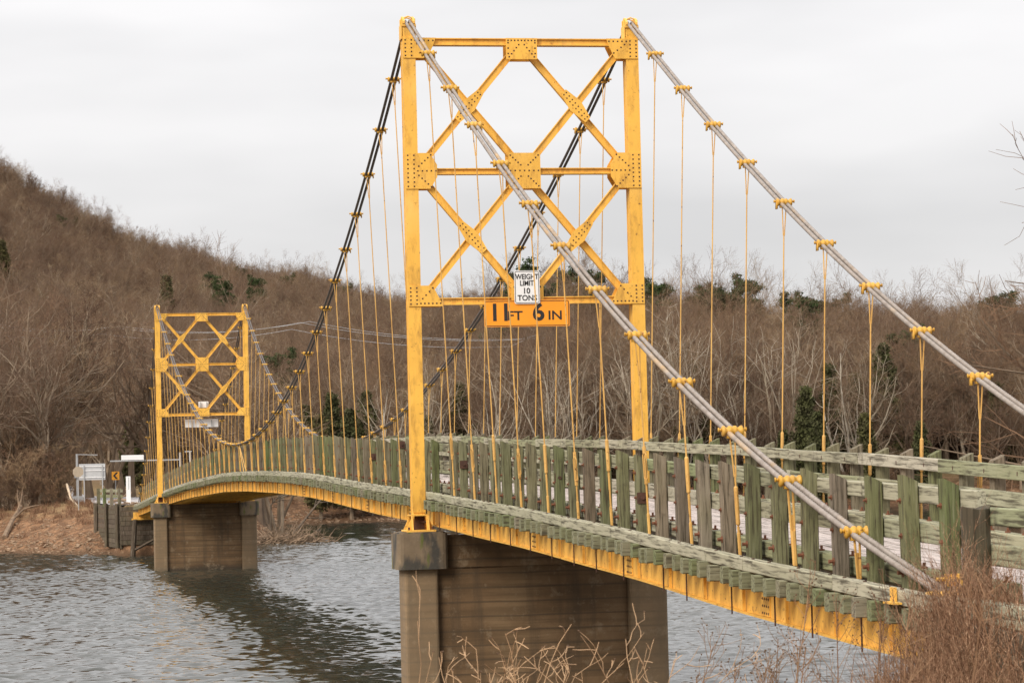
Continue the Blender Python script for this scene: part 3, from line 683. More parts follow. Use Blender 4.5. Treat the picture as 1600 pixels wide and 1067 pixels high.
for s in (1, -1):
    cb = empty('cable', (47.5, s*2.1, 5), bridge)
    for dy in (-.049, .049):
        def pt(x): z = CZ(x); return (x, s*YC(max(z, 0))+dy, z)
        mb = MB(); xs = np.arange(-31.8, -.05, .034); rope(mb, [pt(x) for x in xs]+[(0, s*PY+dy, 10.745)], .032)
        obj('rope', mb, [ROPE], cb, smooth=True)
        mb = MB(); xs = np.linspace(.2, LSPAN-.2, 150); rope(mb, [(0, s*PY+dy, 10.745)]+[pt(x) for x in xs]+[(LSPAN, s*PY+dy, 10.745)], .033, 8, twist=False)
        obj('rope', mb, [ROPE_SHADE], cb, smooth=True)
        mb = MB(); xs = np.linspace(LSPAN+.2, LSPAN+31.8, 50); rope(mb, [(LSPAN, s*PY+dy, 10.745)]+[pt(x) for x in xs], .033, 8, twist=False)
        obj('rope', mb, [ROPE_SHADE], cb, smooth=True)
        mb = MB(); xs = np.linspace(-31.75, -37, 60); rope(mb, [(x, s*2.05+dy, -.16+(x+31.75)*.235) for x in xs], .032)
        obj('rope', mb, [ROPE], cb, smooth=True)
    hx = [-2.408*i for i in range(1, 13)]+[2.5*i for i in range(1, 38)]+[LSPAN+2.408*i for i in range(1, 13)]
    for x in hx:
        z = CZ(x); y = s*YC(z); sl_ = (CZ(x+.1)-CZ(x-.1))/.2
        obj('clamp', clamp_me, None, cb, (x, y, z), (0, 0, 0 if s > 0 else math.pi)).scale = (1.05, 1.0, 1.05) if x < 0 else (.85, .95, .85)
        zb = float(K(x))-.12; yb = s*YC(max(zb, 0)); ln = z-zb
        P = lambda h: (x, yb+(y-yb)*h/ln, zb+h)
        mb = MB(); sp = min(.55, ln*.35); mb.tube([P(0), P(max(.1, ln-sp))], .010, 5, 0)
        if ln > 1.6:
            v0 = P(ln-sp)
            for dy in (-.035, .035): mb.tube([(v0[0], v0[1]+dy*.25, v0[2]), (x, y+dy, z-.03)], .010, 6, 0)
            tb = 1.05+.25*rng.random() if x < 0 else .55+.12*rng.random()
            tb = min(tb, ln*.5)
            mb.tube([P(tb+.02), P(ln-sp+.03)], .0115, 6, 0)
            # closed sleeve then open turnbuckle
            if rng.random() < .45 or x > 0:
                for dx in (-.028, .028):
                    a_ = np.array(P(tb-.42)); b_ = np.array(P(tb)); mb.tube([a_+[dx*.3, 0, 0], a_+[dx, dx*.6, .05], b_+[dx, dx*.6, -.05], b_+[dx*.3, 0, 0]], .011, 5, 0)
                mb.tube([P(tb-.03), P(tb+.07)], .027, 6, 0); mb.tube([P(tb-.46), P(tb-.38)], .027, 6, 0)
            else:
                mb.tube([P(tb-.35), P(tb-.33), P(tb+.12), P(tb+.14)], [.016, .028, .028, .016], 8, 0); mb.tube([P(tb-.62), P(tb-.36)], .017, 6, 0)
            mb.tube([P(0), P(.36), P(.38), P(max(.4, tb-.4))], [.022, .022, .0145, .0145], 6, 0)
        else:
            for dy in (-.03, .03): mb.tube([(x, yb+dy*.4, zb), (x, y+dy, z-.02)], .014, 6, 0)
            if ln > .8: mb.tube([P(.1), P(min(.5, ln*.6))], .03, 6, 0)
        obj('hanger', mb, [YELH], cb)
    # mid-span stays
    for dx in (-.0, 1.15):
        x = 47.5; z = CZ(x); mb = MB(); mb.tube([(x-dx*.05, s*YC(z), z), (x-1.0-dx, s*2.0, float(K(x))-.1)], .017, 6, 0); obj('stay', mb, [YELH], cb)
    # end bearing of the side-span cable
    mb = MB()
    mb.box((-31.85, s*2.05, -.20), (.40, .32, .07), 0, bev=.012); mb.box((-31.70, s*2.05, -.115), (.07, .30, .05), 0, bev=.01); mb.box((-32.02, s*2.05, -.16), (.07, .30, .05), 0, bev=.01)
    for dy in (-.115, 0, .115): mb.tube([(-31.6, s*2.05+dy, -.10), (-31.85, s*2.05+dy, -.075), (-32.1, s*2.05+dy, -.16)], .03, 6, 0)
    for dy in (-.06, .06): mb.tube([(-32.12, s*2.05+dy, -.245), (-32.35, s*2.05+dy, -.30)], [.055, .045], 8, 0)
    mb.box((-31.62, s*2.10, -.46), (.10, .14, .44), 0, bev=.01); mb.box((-31.62, s*2.02, -.46), (.18, .02, .44), 0)
    obj('cable_bearing', mb, [YELR], cb)
# end brackets on the near deck corner
mb = MB(); mb.box((-32.02, 1.99, -.02), (.16, .03, .26), 0); mb.box((-31.95, 2.05, .05), (.03, .12, .12), 0); mb.tube([(-31.95, 2.11, .06), (-31.95, 2.2, .06)], .02, 6, 0); mb.tube([(-31.98, 2.0, .04), (-31.98, 2.09, .04)], .04, 6, 0)
mb.box((-30.9, 2.285, -.13), (.16, .02, .16), 0); mb.box((-31.0, 2.33, -.2), (.36, .08, .02), 0)
obj('end_bracket', mb, [YELR], bridge)
# end beam and pile bents under both deck ends
for (xe, nm) in ((X1+.05, 1), (X0-.05, -1)):
    mb = MB(); mb.box((xe, 0, float(K(xe))-.72), (.22, 4.7, .42), 0, bev=.02); mb.box((xe+.02*nm, 0, float(K(xe))-.97), (.40, 4.9, .10), 0)
    obj('end_beam', mb, [YELR], bridge)
bent = empty('pile_bent', (127.6, 0, -4.2), bridge)
for y, lean in ((2.25, .28), (.75, .08), (-.75, -.08), (-2.25, -.28)):
    mb = MB(); mb.tube([(127.7, y+lean, -4.8), (127.75, y, -1.3)], [.19, .165], 10); obj('pile', mb, [WLOG], bent)
for a, b in (((127.5, 2.3, -3.3), (127.5, -1.2, -1.5)), ((127.95, -2.3, -3.3), (127.95, 1.2, -1.5))):
    mb = MB(); mb.tube([a, b], .09, 4); obj('brace', mb, [WLOG], bent)
# ------------------------------------------------------------------ SIGNS ON THE TOWERS
def text_mesh(txt, size, bold=.0, width=1.0):
    cu = bpy.data.curves.new('lettering', 'FONT'); cu.body = txt; cu.size = size; cu.align_x = 'CENTER'; cu.align_y = 'CENTER'; cu.offset = bold; cu.extrude = .002; cu.resolution_u = 3
    o = bpy.data.objects.new('lettering', cu); COL.objects.link(o)
    dg = bpy.context.evaluated_depsgraph_get(); me = bpy.data.meshes.new_from_object(o.evaluated_get(dg)); bpy.data.objects.remove(o)
    V = np.empty(len(me.vertices)*3, np.float32); me.vertices.foreach_get('co', V); V = V.reshape(-1, 3)
    V[:, 0] *= width; V[:, :2] -= (V[:, :2].max(0)+V[:, :2].min(0))/2; me.vertices.foreach_set('co', V.ravel()); me.materials.clear(); me.materials.append(BLACK); me.update(); return me
TXR = (math.pi/2, 0, -math.pi/2)          # lettering faces -x and reads from the left (+y) to the right
def rrect(w, h, r, n=4):
    p = []
    for cx, cy, a0 in ((w/2-r, h/2-r, 0), (-w/2+r, h/2-r, 90), (-w/2+r, -h/2+r, 180), (w/2-r, -h/2+r, 270)):
        for k in range(n+1): a = math.radians(a0+90*k/n); p.append((cx+r*math.cos(a), cy+r*math.sin(a)))
    return p
def sign_board(name, label, X, y, z, w, h, face, lines, border=.022, roll=0.0):
    root = empty(name, (X, y, z-h/2)); tag(root, label, 'sign')
    mb = MB(); mb.prism(rrect(w, h, .04), 0, .006, 0, 0); obj('panel', mb, [face], root, (X, y, z))
    o = rrect(w-.03, h-.03, .035); i = rrect(w-.03-2*border, h-.03-2*border, .02); n = len(o)
    mb = MB(); mb.add([(-.003, a, b) for a, b in o]+[(-.003, a, b) for a, b in i], [[k, (k+1) % n, n+(k+1) % n, n+k] for k in range(n)])
    mb.add([(0, a, b) for a, b in o]+[(0, a, b) for a, b in i], [[k, (k+1) % n, n+(k+1) % n, n+k] for k in range(n)])
    obj('border', mb, [BLACK], root, (X, y, z))
    for (txt, sz, dy, dz, bold, wd) in lines: obj('lettering', text_mesh(txt, sz, bold, wd), None, root, (X-.003, y+dy, z+dz), TXR)
    for dz in (-h*.3, h*.3):
        mb = MB(); mb.tube([(.006, 0, dz), (.09, 0, dz)], .012, 6); obj('bolt', mb, [GALV], root, (X, y, z))
    return root
sign_board('clearance_sign', 'orange clearance sign reading 11 FT 6 IN on the bridge tower', -.27, .035, 4.525, 1.83, .56, ORANGE,
           [('11', .50, .575, .03, .014, .95), ('FT', .27, .255, -.045, .004, 1.15), ('6', .50, -.245, .03, .014, 1.05), ('IN', .27, -.60, -.045, .004, 1.15)], .014)
sign_board('weight_limit_sign', 'white sign reading WEIGHT LIMIT 10 TONS on the bridge tower', -.30, .03, 5.075, .545, .70, WHITE,
           [('WEIGHT', .155, 0, .222, .003, .82), ('LIMIT', .155, 0, .085, .003, .82), ('10', .165, 0, -.075, .003, 1.0), ('TONS', .165, 0, -.225, .003, .95)], .012)
for (nm, lb, y, z, w, h) in (('clearance_sign', 'long grey back of a sign board under the strut of the farther tower', .06, 4.33, 1.82, .44), ('weight_limit_sign', 'small grey back of a sign board on the farther tower strut', -.06, 5.35, .56, .34)):
    root = empty(nm, (95.3, y, z-h/2)); tag(root, lb, 'sign')
    mb = MB(); mb.prism(rrect(w, h, .03), .0, .006, 0, 0); obj('panel', mb, [WHITE], root, (95.3, y, z))
    for dy in (-w*.3, w*.3): mb = MB(); mb.box((-.06, dy, 0), (.12, .04, h*.8)); obj('bracket', mb, [GALV], root, (95.3, y, z))

# ------------------------------------------------------------------ NEAR APPROACH
# old log post, approach guard rail and edge timbers beyond the deck end
def logpost(name, label, x, y, z0, z1, r, parent=None):
    n = 14; a = np.arange(n)*2*np.pi/n; rr = r*(1+.10*rng.normal(size=n)*.8); zs = np.linspace(z0, z1, 6); mb = MB()
    V = np.array([[rr[j]*math.cos(a[j])*(1+.03*rng.normal()), rr[j]*math.sin(a[j])*(1+.03*rng.normal()), z+(.02*rng.normal() if z == zs[-1] else 0)] for z in zs for j in range(n)])
    F = [[i*n+j, i*n+(j+1) % n, (i+1)*n+(j+1) % n, (i+1)*n+j] for i in range(5) for j in range(n)]
    mb.add(V, F); mb.f.append(np.array([[5*n+j for j in range(n)]])); mb.m.append(np.zeros(1, int))
    o = obj(name, mb, [DLOG if x < 0 else WLOG], parent, (x, y, 0))
    if label: tag(o, label, 'post')
    return o
ap = empty('approach_guard_rail', (-34.5, 1.9, -.6)); tag(ap, 'weathered timber guard rail with dark log post at the near bridge end', 'guard rail')
logpost('log_post', None, -32.58, 2.02, -1.2, .745, .135, ap)
logpost('log_post', None, -36.6, 2.35, -1.3, .72, .135, ap)
def beam(a, b, w, h, m, name, parent, bev=.012):
    a = np.array(a, float); b = np.array(b, float); d = b-a; ln = np.linalg.norm(d); mb = MB(); mb.box((0, 0, 0), (ln, w, h), 0, bev=bev)
    return obj(name, mb, [m], parent, tuple((a+b)/2), (0, -math.atan2(d[2], math.hypot(d[0], d[1])), math.atan2(d[1], d[0])))
beam((-32.45, 1.84, .66), (-37.2, 2.16, .64), .09, .17, WRAIL, 'rail', ap)
beam((-32.45, 1.84, .30), (-37.2, 2.16, .28), .09, .20, WRAIL, 'rail', ap)
at = empty('abutment', (-33.4, 0, -1.2)); tag(at, 'stacked timber abutment under the near end of the deck', 'abutment')
for k in range(4): beam((-33.05, 2.6, -.27-.22*k), (-33.05, -2.6, -.27-.22*k), .22, .215, WRAIL if k < 1 else WLOG, 'abutment_timber', at)
for k in range(3): beam((-33.2, 2.45+.05*k, -.12-.2*k-.02), (-37.5, 2.75+.05*k, -.12-.2*k-.02), .2, .195, [WRAIL, WLOG, WLOG][k], 'wing_timber', at)

def at_px(x, y, dist):
    """world point seen near image position (x, y), dist metres ahead (used only to look up where things stand)"""
    v = _fw+_r2*(x-800)/FPX-_u2*(y-533.5)/FPX; return CAM+v*dist
def gz(x, y): return float(ground_z(x, y))
# ------------------------------------------------------------------ FAR BANK: bulkhead, railing, signs
bh = empty('timber_bulkhead', (133, 3.4, -3)); tag(bh, 'dark timber plank bulkhead holding the far road bank beside the bridge end', 'retaining wall')
for k in range(9): beam((128.6, 3.15+.012*(k % 2), -.50-.32*k), (140.5, 4.25+.002*k, -.50-.32*k), .10, .30, WLOG, 'bulkhead_plank', bh)
for k in range(8): beam((128.5, 3.2, -.60-.32*k), (128.5, -3.2, -.60-.32*k), .10, .30, WLOG, 'bulkhead_plank', bh)
for t_ in (.03, .5, .97):
    x = 128.6+11.9*t_; y = 3.15+1.1*t_; logpost('bulkhead_post', None, x, y+.2, max(-3.2, gz(x, y+.2)-.4), -.25, .14, bh)
rr_ = empty('approach_railing', (134, 3.4, -.4)); tag(rr_, 'short grey timber railing above the plank bulkhead on the far bank', 'railing')
for t_ in (.0, .36, .70, 1.0):
    x = 129.2+11*t_; y = 3.2+1.0*t_; mb = MB(); mb.box((0, 0, .05), (.24, .24, 1.3), 0, bev=.015); obj('railing_post', mb, [WPOST], rr_, (x, y, .1))
for z in (.62, .25): beam((128.6, 3.04, z), (140.6, 4.1, z), .1, .2, WRAIL, 'rail', rr_)

def pole(mb, z0, z1, r=.04, y=0, x=0, m=0): mb.tube([(x, y, z0), (x, y, z1)], r, 8, m)
# big sign seen from behind
p = at_px(144, 737, 212); g0 = gz(p[0], p[1])
root = empty('road_sign', (p[0], p[1], g0)); tag(root, 'large grey back of a two-post road sign beside the far road', 'sign')
for s, y in ((1, .62), (-1, -.78)):
    mb = MB(); pole(mb, g0-.3, p[2]+.5, .045); obj('sign_post', mb, [GALV], root, (p[0], p[1]+y, 0))
mb = MB(); mb.prism(rrect(2.0, 1.25, .05), .06, .07, 0, 0); obj('panel', mb, [ALU], root, tuple(p))
for dz in (-.42, .1, .42): mb = MB(); mb.box((.035, 0, dz), (.04, 1.95, .06)); obj('stringer', mb, [WHITE], root, tuple(p))
# octagonal sign back
p = at_px(122, 737, 208); g0 = gz(p[0], p[1])
root = empty('octagonal_sign', (p[0], p[1], g0)); tag(root, 'tan back of an octagonal sign on a thin post by the far road', 'sign')
mb = MB(); pole(mb, g0-.3, p[2]+.3, .035); obj('sign_post', mb, [GALV], root, (p[0], p[1], 0))
mb = MB(); mb.prism([(.42*math.cos(math.radians(22.5+45*k)), .42*math.sin(math.radians(22.5+45*k))) for k in range(8)], -.05, -.042, 0, 0); obj('panel', mb, [plain('weathered sign back', (.36, .29, .21), .6, .1)], root, tuple(p))
# lamp pole with arm and cabinet
p = at_px(120, 709, 216); g0 = gz(p[0], p[1])
root = empty('signal_pole', (p[0], p[1], g0)); tag(root, 'tall grey pole with a thin side arm and cabinet at its foot', 'pole')
mb = MB(); pole(mb, g0-.2, p[2], .09); obj('pole_shaft', mb, [GALV], root, (p[0], p[1], 0))
mb = MB(); mb.tube([(0, 0, p[2]-.05), (0, -1.6, p[2]-.12)], .035, 6); obj('arm', mb, [GALV], root, (p[0], p[1], 0))
mb = MB(); mb.box((0, 0, g0+.25), (.6, .9, .55), 0, bev=.02); obj('cabinet', mb, [GALV], root, (p[0], p[1], 0))
mb = MB(); mb.box((-.12, .05, g0+2.2), (.2, .35, .5), 0, bev=.02); obj('meter_box', mb, [GALV], root, (p[0], p[1], 0))
# chevron
p = at_px(180.5, 743, 225); g0 = gz(p[0], p[1])
root = empty('chevron_sign', (p[0], p[1], g0)); tag(root, 'small yellow chevron sign with black arrow pointing left beyond the bridge', 'sign')
mb = MB(); pole(mb, g0-.3, p[2], .035, x=.04); obj('sign_post', mb, [GALV], root, (p[0], p[1], 0))
mb = MB(); mb.prism(rrect(.62, .68, .04), -.01, 0, 0, 0); obj('panel', mb, [YSIGN], root, tuple(p))
mb = MB(); mb.prism([(.20, 0), (-.04, .28), (-.22, .28), (.02, 0), (-.22, -.28), (-.04, -.28)], -.014, -.0105, 0, 0); obj('arrow', mb, [BLACK], root, tuple(p))
# white marker post
p = at_px(200.5, 756, 196); g0 = gz(p[0], p[1])
root = empty('marker_post', (p[0], p[1], g0)); tag(root, 'white flat marker post with a grey stripe behind the far railing', 'marker post')
mb = MB(); mb.box((0, 0, (p[2]+.55+g0)/2), (.06, .32, p[2]+.55-g0), 0, bev=.01); obj('panel', mb, [WHITE], root, (p[0], p[1], 0))
mb = MB(); mb.box((-.036, -.02, p[2]+.05), (.008, .07, .85)); obj('stripe', mb, [ALU], root, (p[0], p[1], 0))
# clearance bar across the far road
p = at_px(207, 714.5, 192); zb = p[2]-.22
root = empty('height_bar', (p[0], p[1], gz(p[0], p[1]))); tag(root, 'overhead clearance bar with white board spanning the far road', 'height bar')
mb = MB(); mb.box((0, 0, 0), (.03, 1.55, .34)); obj('board', mb, [WHITE], root, tuple(p))
mb = MB(); mb.box((.06, -.9, zb-p[2]), (.08, 4.9, .09)); obj('bar', mb, [GALV], root, tuple(p))
for dy in (1.5, -3.3):
    q = (p[0]+.06, p[1]+dy); g0 = gz(*q); 
    if dy < 0: mb = MB(); pole(mb, g0-.3, zb+.5, .07); obj('bar_post', mb, [GALV], root, (q[0], q[1], 0))
q = (p[0]+.06, p[1]-.9-2.4)
# thin pole seen over the middle railing
p = at_px(297, 705, 180)
root = empty('thin_pole', (p[0], p[1], gz(p[0], p[1]))); tag(root, 'thin pale pole with short crossbar showing above the arched railing', 'pole')
mb = MB(); pole(mb, gz(p[0], p[1])-.2, p[2], .06); obj('pole_shaft', mb, [ALU], root, (p[0], p[1], 0))
mb = MB(); mb.tube([(0, .35, p[2]-.02), (0, -.1, p[2])], .035, 6); obj('crossbar', mb, [ALU], root, (p[0], p[1], 0))

# ------------------------------------------------------------------ TREES
def norm(v): return v/(np.linalg.norm(v, axis=-1, keepdims=True)+1e-12)
def grow(r, P, D, Ln, R0, R1, S, wob, lift):
    n = len(P); pts = np.zeros((n, S+1, 3)); pts[:, 0] = P; d = D.copy()
    for k in range(S):
        pts[:, k+1] = pts[:, k]+d*(Ln/S)[:, None]
        d = norm(d+r.normal(size=(n, 3))*wob+np.array([0, 0, lift]))
    t = np.linspace(0, 1, S+1); rad = R0[:, None]*(1-t)+R1[:, None]*t
    return pts, rad
def tubes(mb, pts, rad, ns, m):
    n, k, _ = pts.shape; T = np.gradient(pts, axis=1); T = norm(T)
    ref = np.where(np.abs(T[:, :1, 2:3]) < .9, np.array([0, 0, 1.0]), np.array([1.0, 0, 0]))
    U = norm(np.cross(T, np.broadcast_to(ref, T.shape))); Wv = np.cross(T, U); a = np.arange(ns)*2*np.pi/ns
    V = pts[:, :, None, :]+rad[:, :, None, None]*(np.cos(a)[None, None, :, None]*U[:, :, None, :]+np.sin(a)[None, None, :, None]*Wv[:, :, None, :])
    b = (np.arange(n)*k*ns)[:, None, None]; i = (np.arange(k-1)*ns)[None, :, None]; j = np.arange(ns)[None, None, :]; j2 = (j+1) % ns
    F = np.stack([b+i+j, b+i+j2, b+i+ns+j2, b+i+ns+j], -1).reshape(-1, 4); mb.add(V.reshape(-1, 3), F, m)
def spawn(r, pts, rad, Ln, per, t0, t1, ang, ratio, jit=.3, cap=1e9):
    n, k, _ = pts.shape; idx = np.repeat(np.arange(n), per); t = t0+(t1-t0)*r.random(len(idx)); f = t*(k-1); i = np.minimum(f.astype(int), k-2); u = f-i
    p = pts[idx, i]*(1-u)[:, None]+pts[idx, i+1]*u[:, None]; d = norm(pts[idx, i+1]-pts[idx, i]); rr = rad[idx, i]*(1-u)+rad[idx, i+1]*u
    q = norm(np.cross(d, r.normal(size=d.shape))); a = np.radians(ang)*(1+jit*r.normal(size=len(idx)))
    D = norm(d*np.cos(a)[:, None]+q*np.sin(a)[:, None]); L2 = Ln[idx]*ratio*(1.15-.6*t)*(1+.25*r.normal(size=len(idx))).clip(.3, 2)
    return p, D, L2, rr
def bare_tree(seed, H, spread=45, limbs=13, trunk_r=.02, forks=1, dens=1.0, lift=.10, twig_r=.011, first=.25, lim_ratio=.55):
    r = np.random.default_rng(seed); tm = MB(); cm = MB()
    n = forks; P = np.zeros((n, 3)); D = norm(np.stack([r.normal(size=n)*.22*(n > 1)+r.normal(size=n)*.04, r.normal(size=n)*.22*(n > 1)+r.normal(size=n)*.04, np.ones(n)], -1))
    Ln = np.full(n, H*.88)*(1+.1*r.normal(size=n)); R0 = np.full(n, H*trunk_r/math.sqrt(n)); pts, rad = grow(r, P, D, Ln, R0, R0*.16, 9, .07, .05)
    rad[:, 0] *= 1.35; tubes(tm, pts, rad, 7, 0)
    p, d, l, rr = spawn(r, pts, rad, Ln, max(3, limbs//n), first, .97, spread, lim_ratio); p1, r1 = grow(r, p, d, l, rr*.62, rr*.14, 6, .16, lift); tubes(tm, p1, r1, 5, 0)
    p, d, l, rr = spawn(r, p1, r1, l, int(7*dens), .15, 1, 42, .50); p2, r2 = grow(r, p, d, l, np.maximum(rr*.6, twig_r*1.3), np.full(len(l), twig_r), 4, .18, .06); tubes(cm, p2, r2, 4, 0)
    p, d, l, rr = spawn(r, p2, r2, l, int(6*dens), .15, 1, 40, .52); p3, r3 = grow(r, p, d, l, np.maximum(rr*.7, twig_r), np.full(len(l), twig_r*.7), 3, .2, .05); tubes(cm, p3, r3, 3, 1)
    p, d, l, rr = spawn(r, p3, r3, l, int(4*dens), .2, 1, 38, .6); p4, r4 = grow(r, p, d, l, np.full(len(l), twig_r*.8), np.full(len(l), twig_r*.45), 2, .2, .05); tubes(cm, p4, r4, 3, 1)
    return tm, cm
def blades(r, C, size, n_per, spread, up=.0, flat=1.0):
    """needle clumps: n_per little triangles round each centre"""
    n = len(C)*n_per; c = np.repeat(C, n_per, 0)+r.normal(size=(n, 3))*spread*np.array([1, 1, flat])
    d = norm(r.normal(size=(n, 3))+np.array([0, 0, up])); q = norm(np.cross(d, r.normal(size=(n, 3)))); s = size*(.6+.8*r.random(n))[:, None]
    V = np.stack([c-q*s*.3, c+q*s*.3, c+d*s], 1).reshape(-1, 3); return V, np.arange(n*3).reshape(-1, 3)
def cedar_tree(seed, H, wid=.22, n=900):
    r = np.random.default_rng(seed); tm = MB(); cm = MB(); pts, rad = grow(r, np.zeros((1, 3)), np.array([[0, 0, 1.0]]), np.array([H]), np.array([H*.02]), np.array([.02]), 6, .02, .1); tubes(tm, pts, rad, 6, 0)
    h = H*(.08+.90*r.random(220)**.9); a = r.random(220)*6.283; w = H*wid*(1.02-h/H)**.95*(.55+.6*r.random(220)); d = norm(np.stack([np.cos(a), np.sin(a), .35+0*a], -1))
    p1, r1 = grow(r, np.stack([0*h, 0*h, h], -1), d, w, np.full(220, .03), np.full(220, .012), 3, .12, .1); tubes(tm, p1, r1, 3, 0)
    k = r.integers(0, 220, n); t = .25+.75*r.random(n)**.6; C = p1[k, 0]*(1-t)[:, None]+p1[k, 3]*t[:, None]; V, F = blades(r, C, .27, 15, .19, .5); cm.add(V, F); return tm, cm
def pine_tree(seed, H):
    r = np.random.default_rng(seed); tm = MB(); cm = MB(); pts, rad = grow(r, np.zeros((1, 3)), np.array([[.02, 0, 1.0]]), np.array([H*.96]), np.array([H*.016]), np.array([.04]), 7, .04, .08); tubes(tm, pts, rad, 7, 0)
    h = 26; p, d, l, rr = spawn(r, pts, rad, np.array([H]), h, .52, .99, 62, .26); p1, r1 = grow(r, p, d, l, rr*.5, np.full(h, .02), 4, .18, .12); tubes(tm, p1, r1, 4, 0)
    p, d, l, rr = spawn(r, p1, r1, l, 5, .4, 1, 45, .4); p2, r2 = grow(r, p, d, l, np.full(len(l), .025), np.full(len(l), .012), 2, .2, .2); tubes(tm, p2, r2, 3, 0)
    V, F = blades(r, p2[:, 2], .34, 110, .36, .4, .6); cm.add(V, F); return tm, cm
PROT = {}
def proto(key, tm, cm, tmat, cmats):
    PROT[key] = (tm.mesh('trunk', [tmat]), cm.mesh('crown', cmats))
for k in range(5): proto(f'bare{k}', *bare_tree(100+k, 13+k % 3, spread=[40, 32, 46, 28, 36][k], limbs=[15, 18, 14, 20, 16][k], forks=[1, 1, 2, 1, 3][k], dens=1.05, trunk_r=.024, twig_r=.0095, lift=.15), BARK, [BARK, TWIG])
for k in range(4): proto(f'syc{k}', *bare_tree(200+k, 17, spread=[34, 40, 30, 44][k], limbs=[14, 15, 16, 14][k], forks=[3, 2, 1, 4][k], trunk_r=.0165, dens=.85, lift=.16, first=.18, lim_ratio=.5), WHITEB, [WHITEB, WHITET])
for k in range(3): proto(f'cedar{k}', *cedar_tree(300+k, 9+k, [.2, .24, .27][k]), BARK, [CEDAR])
for k in range(2): proto(f'pine{k}', *pine_tree(320+k, 17), BARK, [PINE])
def brush(seed, H, leafy=False):
    tm, cm = bare_tree(seed, H, spread=36, limbs=24, forks=6, trunk_r=.016, dens=.9, twig_r=.009, first=.1, lim_ratio=.5)
    return tm, cm
for k in range(2): proto(f'brush{k}', *brush(340+k, 4.0), BARK, [TWIG, TWIG])

def place_tree(key, name, label, group, x, y, scale, rot, sink=.15, zs=1.0, cat='tree'):
    tmesh, cmesh = PROT[key]; z = gz(x, y)-sink
    root = empty(name, (x, y, z)); tag(root, label, cat, group)
    root.rotation_euler = (0, 0, rot); root.scale = (scale, scale, scale*zs)
    for n, me in (('trunk', tmesh), ('crown', cmesh)):
        o = bpy.data.objects.new(n, me); COL.objects.link(o); o.parent = root
    return root
# sycamores with pale bark on the far shore, (pixel column they stand in, distance, height factor)
def spot(px, dist):
    q = at_px(px, 735, dist); return q[0], q[1]
SYC = [(688,292,.72),(706,288,.95),(768,300,.9),(806,296,1.05),(888,300,1.0),(905,290,.95),(931,296,1.05),(985,290,1.0),(1034,288,.95),(1082,283,1.15),(1138,272,1.3),(1150,285,1.15),(1243,268,1.25),(1228,280,1.1),(1330,272,1.0),(1424,262,1.15),(1511,258,1.2),(1545,268,1.05),(1590,262,1.1),(412,300,.8),(585,305,.85)]
for i, (px, ds, sc) in enumerate(SYC):
    x, y = spot(px, ds); x = max(x, float(shore_x(y))+6)
    place_tree(f'syc{i % 4}', 'sycamore_tree', *(('bare pale-barked sycamore on the far shore seen between the posts of the nearer tower', 'pale sycamores seen through the nearer tower') if 660 < px < 1000 else ('pale many-limbed sycamore on the far shore behind the near side-span railing', 'pale sycamores behind the side span') if px >= 1000 else ('pale sycamore on the far shore behind the arched main-span railing', 'pale sycamores behind the main span')), x, y, sc*.95, random.random()*6.28)
# brown bare trees by the far road
LEFT = [(8,222,.95),(30,226,1.05),(52,232,1.15),(66,238,1.2),(18,226,1.25),(85,232,1.1),(100,246,1.1),(40,246,1.3),(140,262,1.15),(170,262,1.2),(205,256,1.15),(228,252,1.0),(5,256,1.35),(120,276,1.2),(65,266,1.3),(260,262,1.15),(300,266,1.1),(345,270,1.1),(190,282,1.2),(420,262,1.0),(-25,215,1.2),(-20,240,1.3)]
for i, (px, ds, sc) in enumerate(LEFT):
    x, y = spot(px, ds); place_tree(f'bare{i % 5}', 'bare_tree', *(('bare brown tree behind the farther tower and its cables', 'bare trees behind the farther tower') if px > 215 else ('bare brown tree behind the road signs at the far bridge end', 'bare trees behind the far road signs') if px > 110 else ('bare brown tree in the wood beside the far road, above the stony shore', 'bare trees above the stony far shore')), x, y, sc, random.random()*6.28)
# evergreen trees one can pick out
EVG = [('cedar0',265,600,2.0),('cedar1',440,330,.85),('cedar2',455,345,.8),('cedar0',500,300,1.25),('cedar2',520,306,1.15),('cedar1',548,300,1.2),('cedar1',722,330,1.1),('cedar0',745,318,.8),('cedar2',560,395,.8),('cedar1',585,390,.75),
       ('cedar2',1262,300,1.25),('cedar1',1280,292,1.15),('cedar0',1340,320,1.3),('cedar1',1375,330,1.15),('cedar0',1405,345,1.25),('cedar2',1480,340,1.1),('cedar1',1560,320,1.1),('cedar0',1225,300,1.0),('cedar2',1160,330,1.2),('cedar1',850,330,.9),('cedar2',8,560,1.5),('cedar1',70,520,1.2),('cedar2',205,300,.8),('cedar2',1300,318,1.2),('cedar1',1355,300,1.1),('cedar2',1385,320,1.4),('cedar0',1420,335,1.3),('cedar1',1300,340,1.2),('cedar2',1440,300,.9),('cedar1',1110,310,1.0),('cedar2',1090,330,1.1),('cedar0',900,320,.9),('cedar1',670,310,.9),('cedar2',640,345,.9),('cedar0',480,320,1.0),('cedar1',410,345,.8),('cedar2',575,310,1.1)]
for i, (key, px, ds, sc) in enumerate(EVG):
    x, y = spot(px, ds); place_tree(key, 'cedar_tree', *(('dark green cedar on the high hillside behind the farther tower', 'cedars on the high hillside') if px < 400 else ('dark green cedar standing behind the main-span cables', 'cedars behind the main span') if px < 650 else ('dark green cedar among bare trees seen between the nearer tower posts', 'cedars seen through the nearer tower') if px < 1000 else ('dark green cedar among sycamores behind the near side-span hangers', 'cedars behind the side span')), x, y, sc, random.random()*6.28)
PIN = [(1037,430,.95),(1100,425,1.0),(1122,430,.95),(1155,425,1.0),(1186,420,.85),(1210,415,.85),(1170,428,.9),(1582,420,.95)]
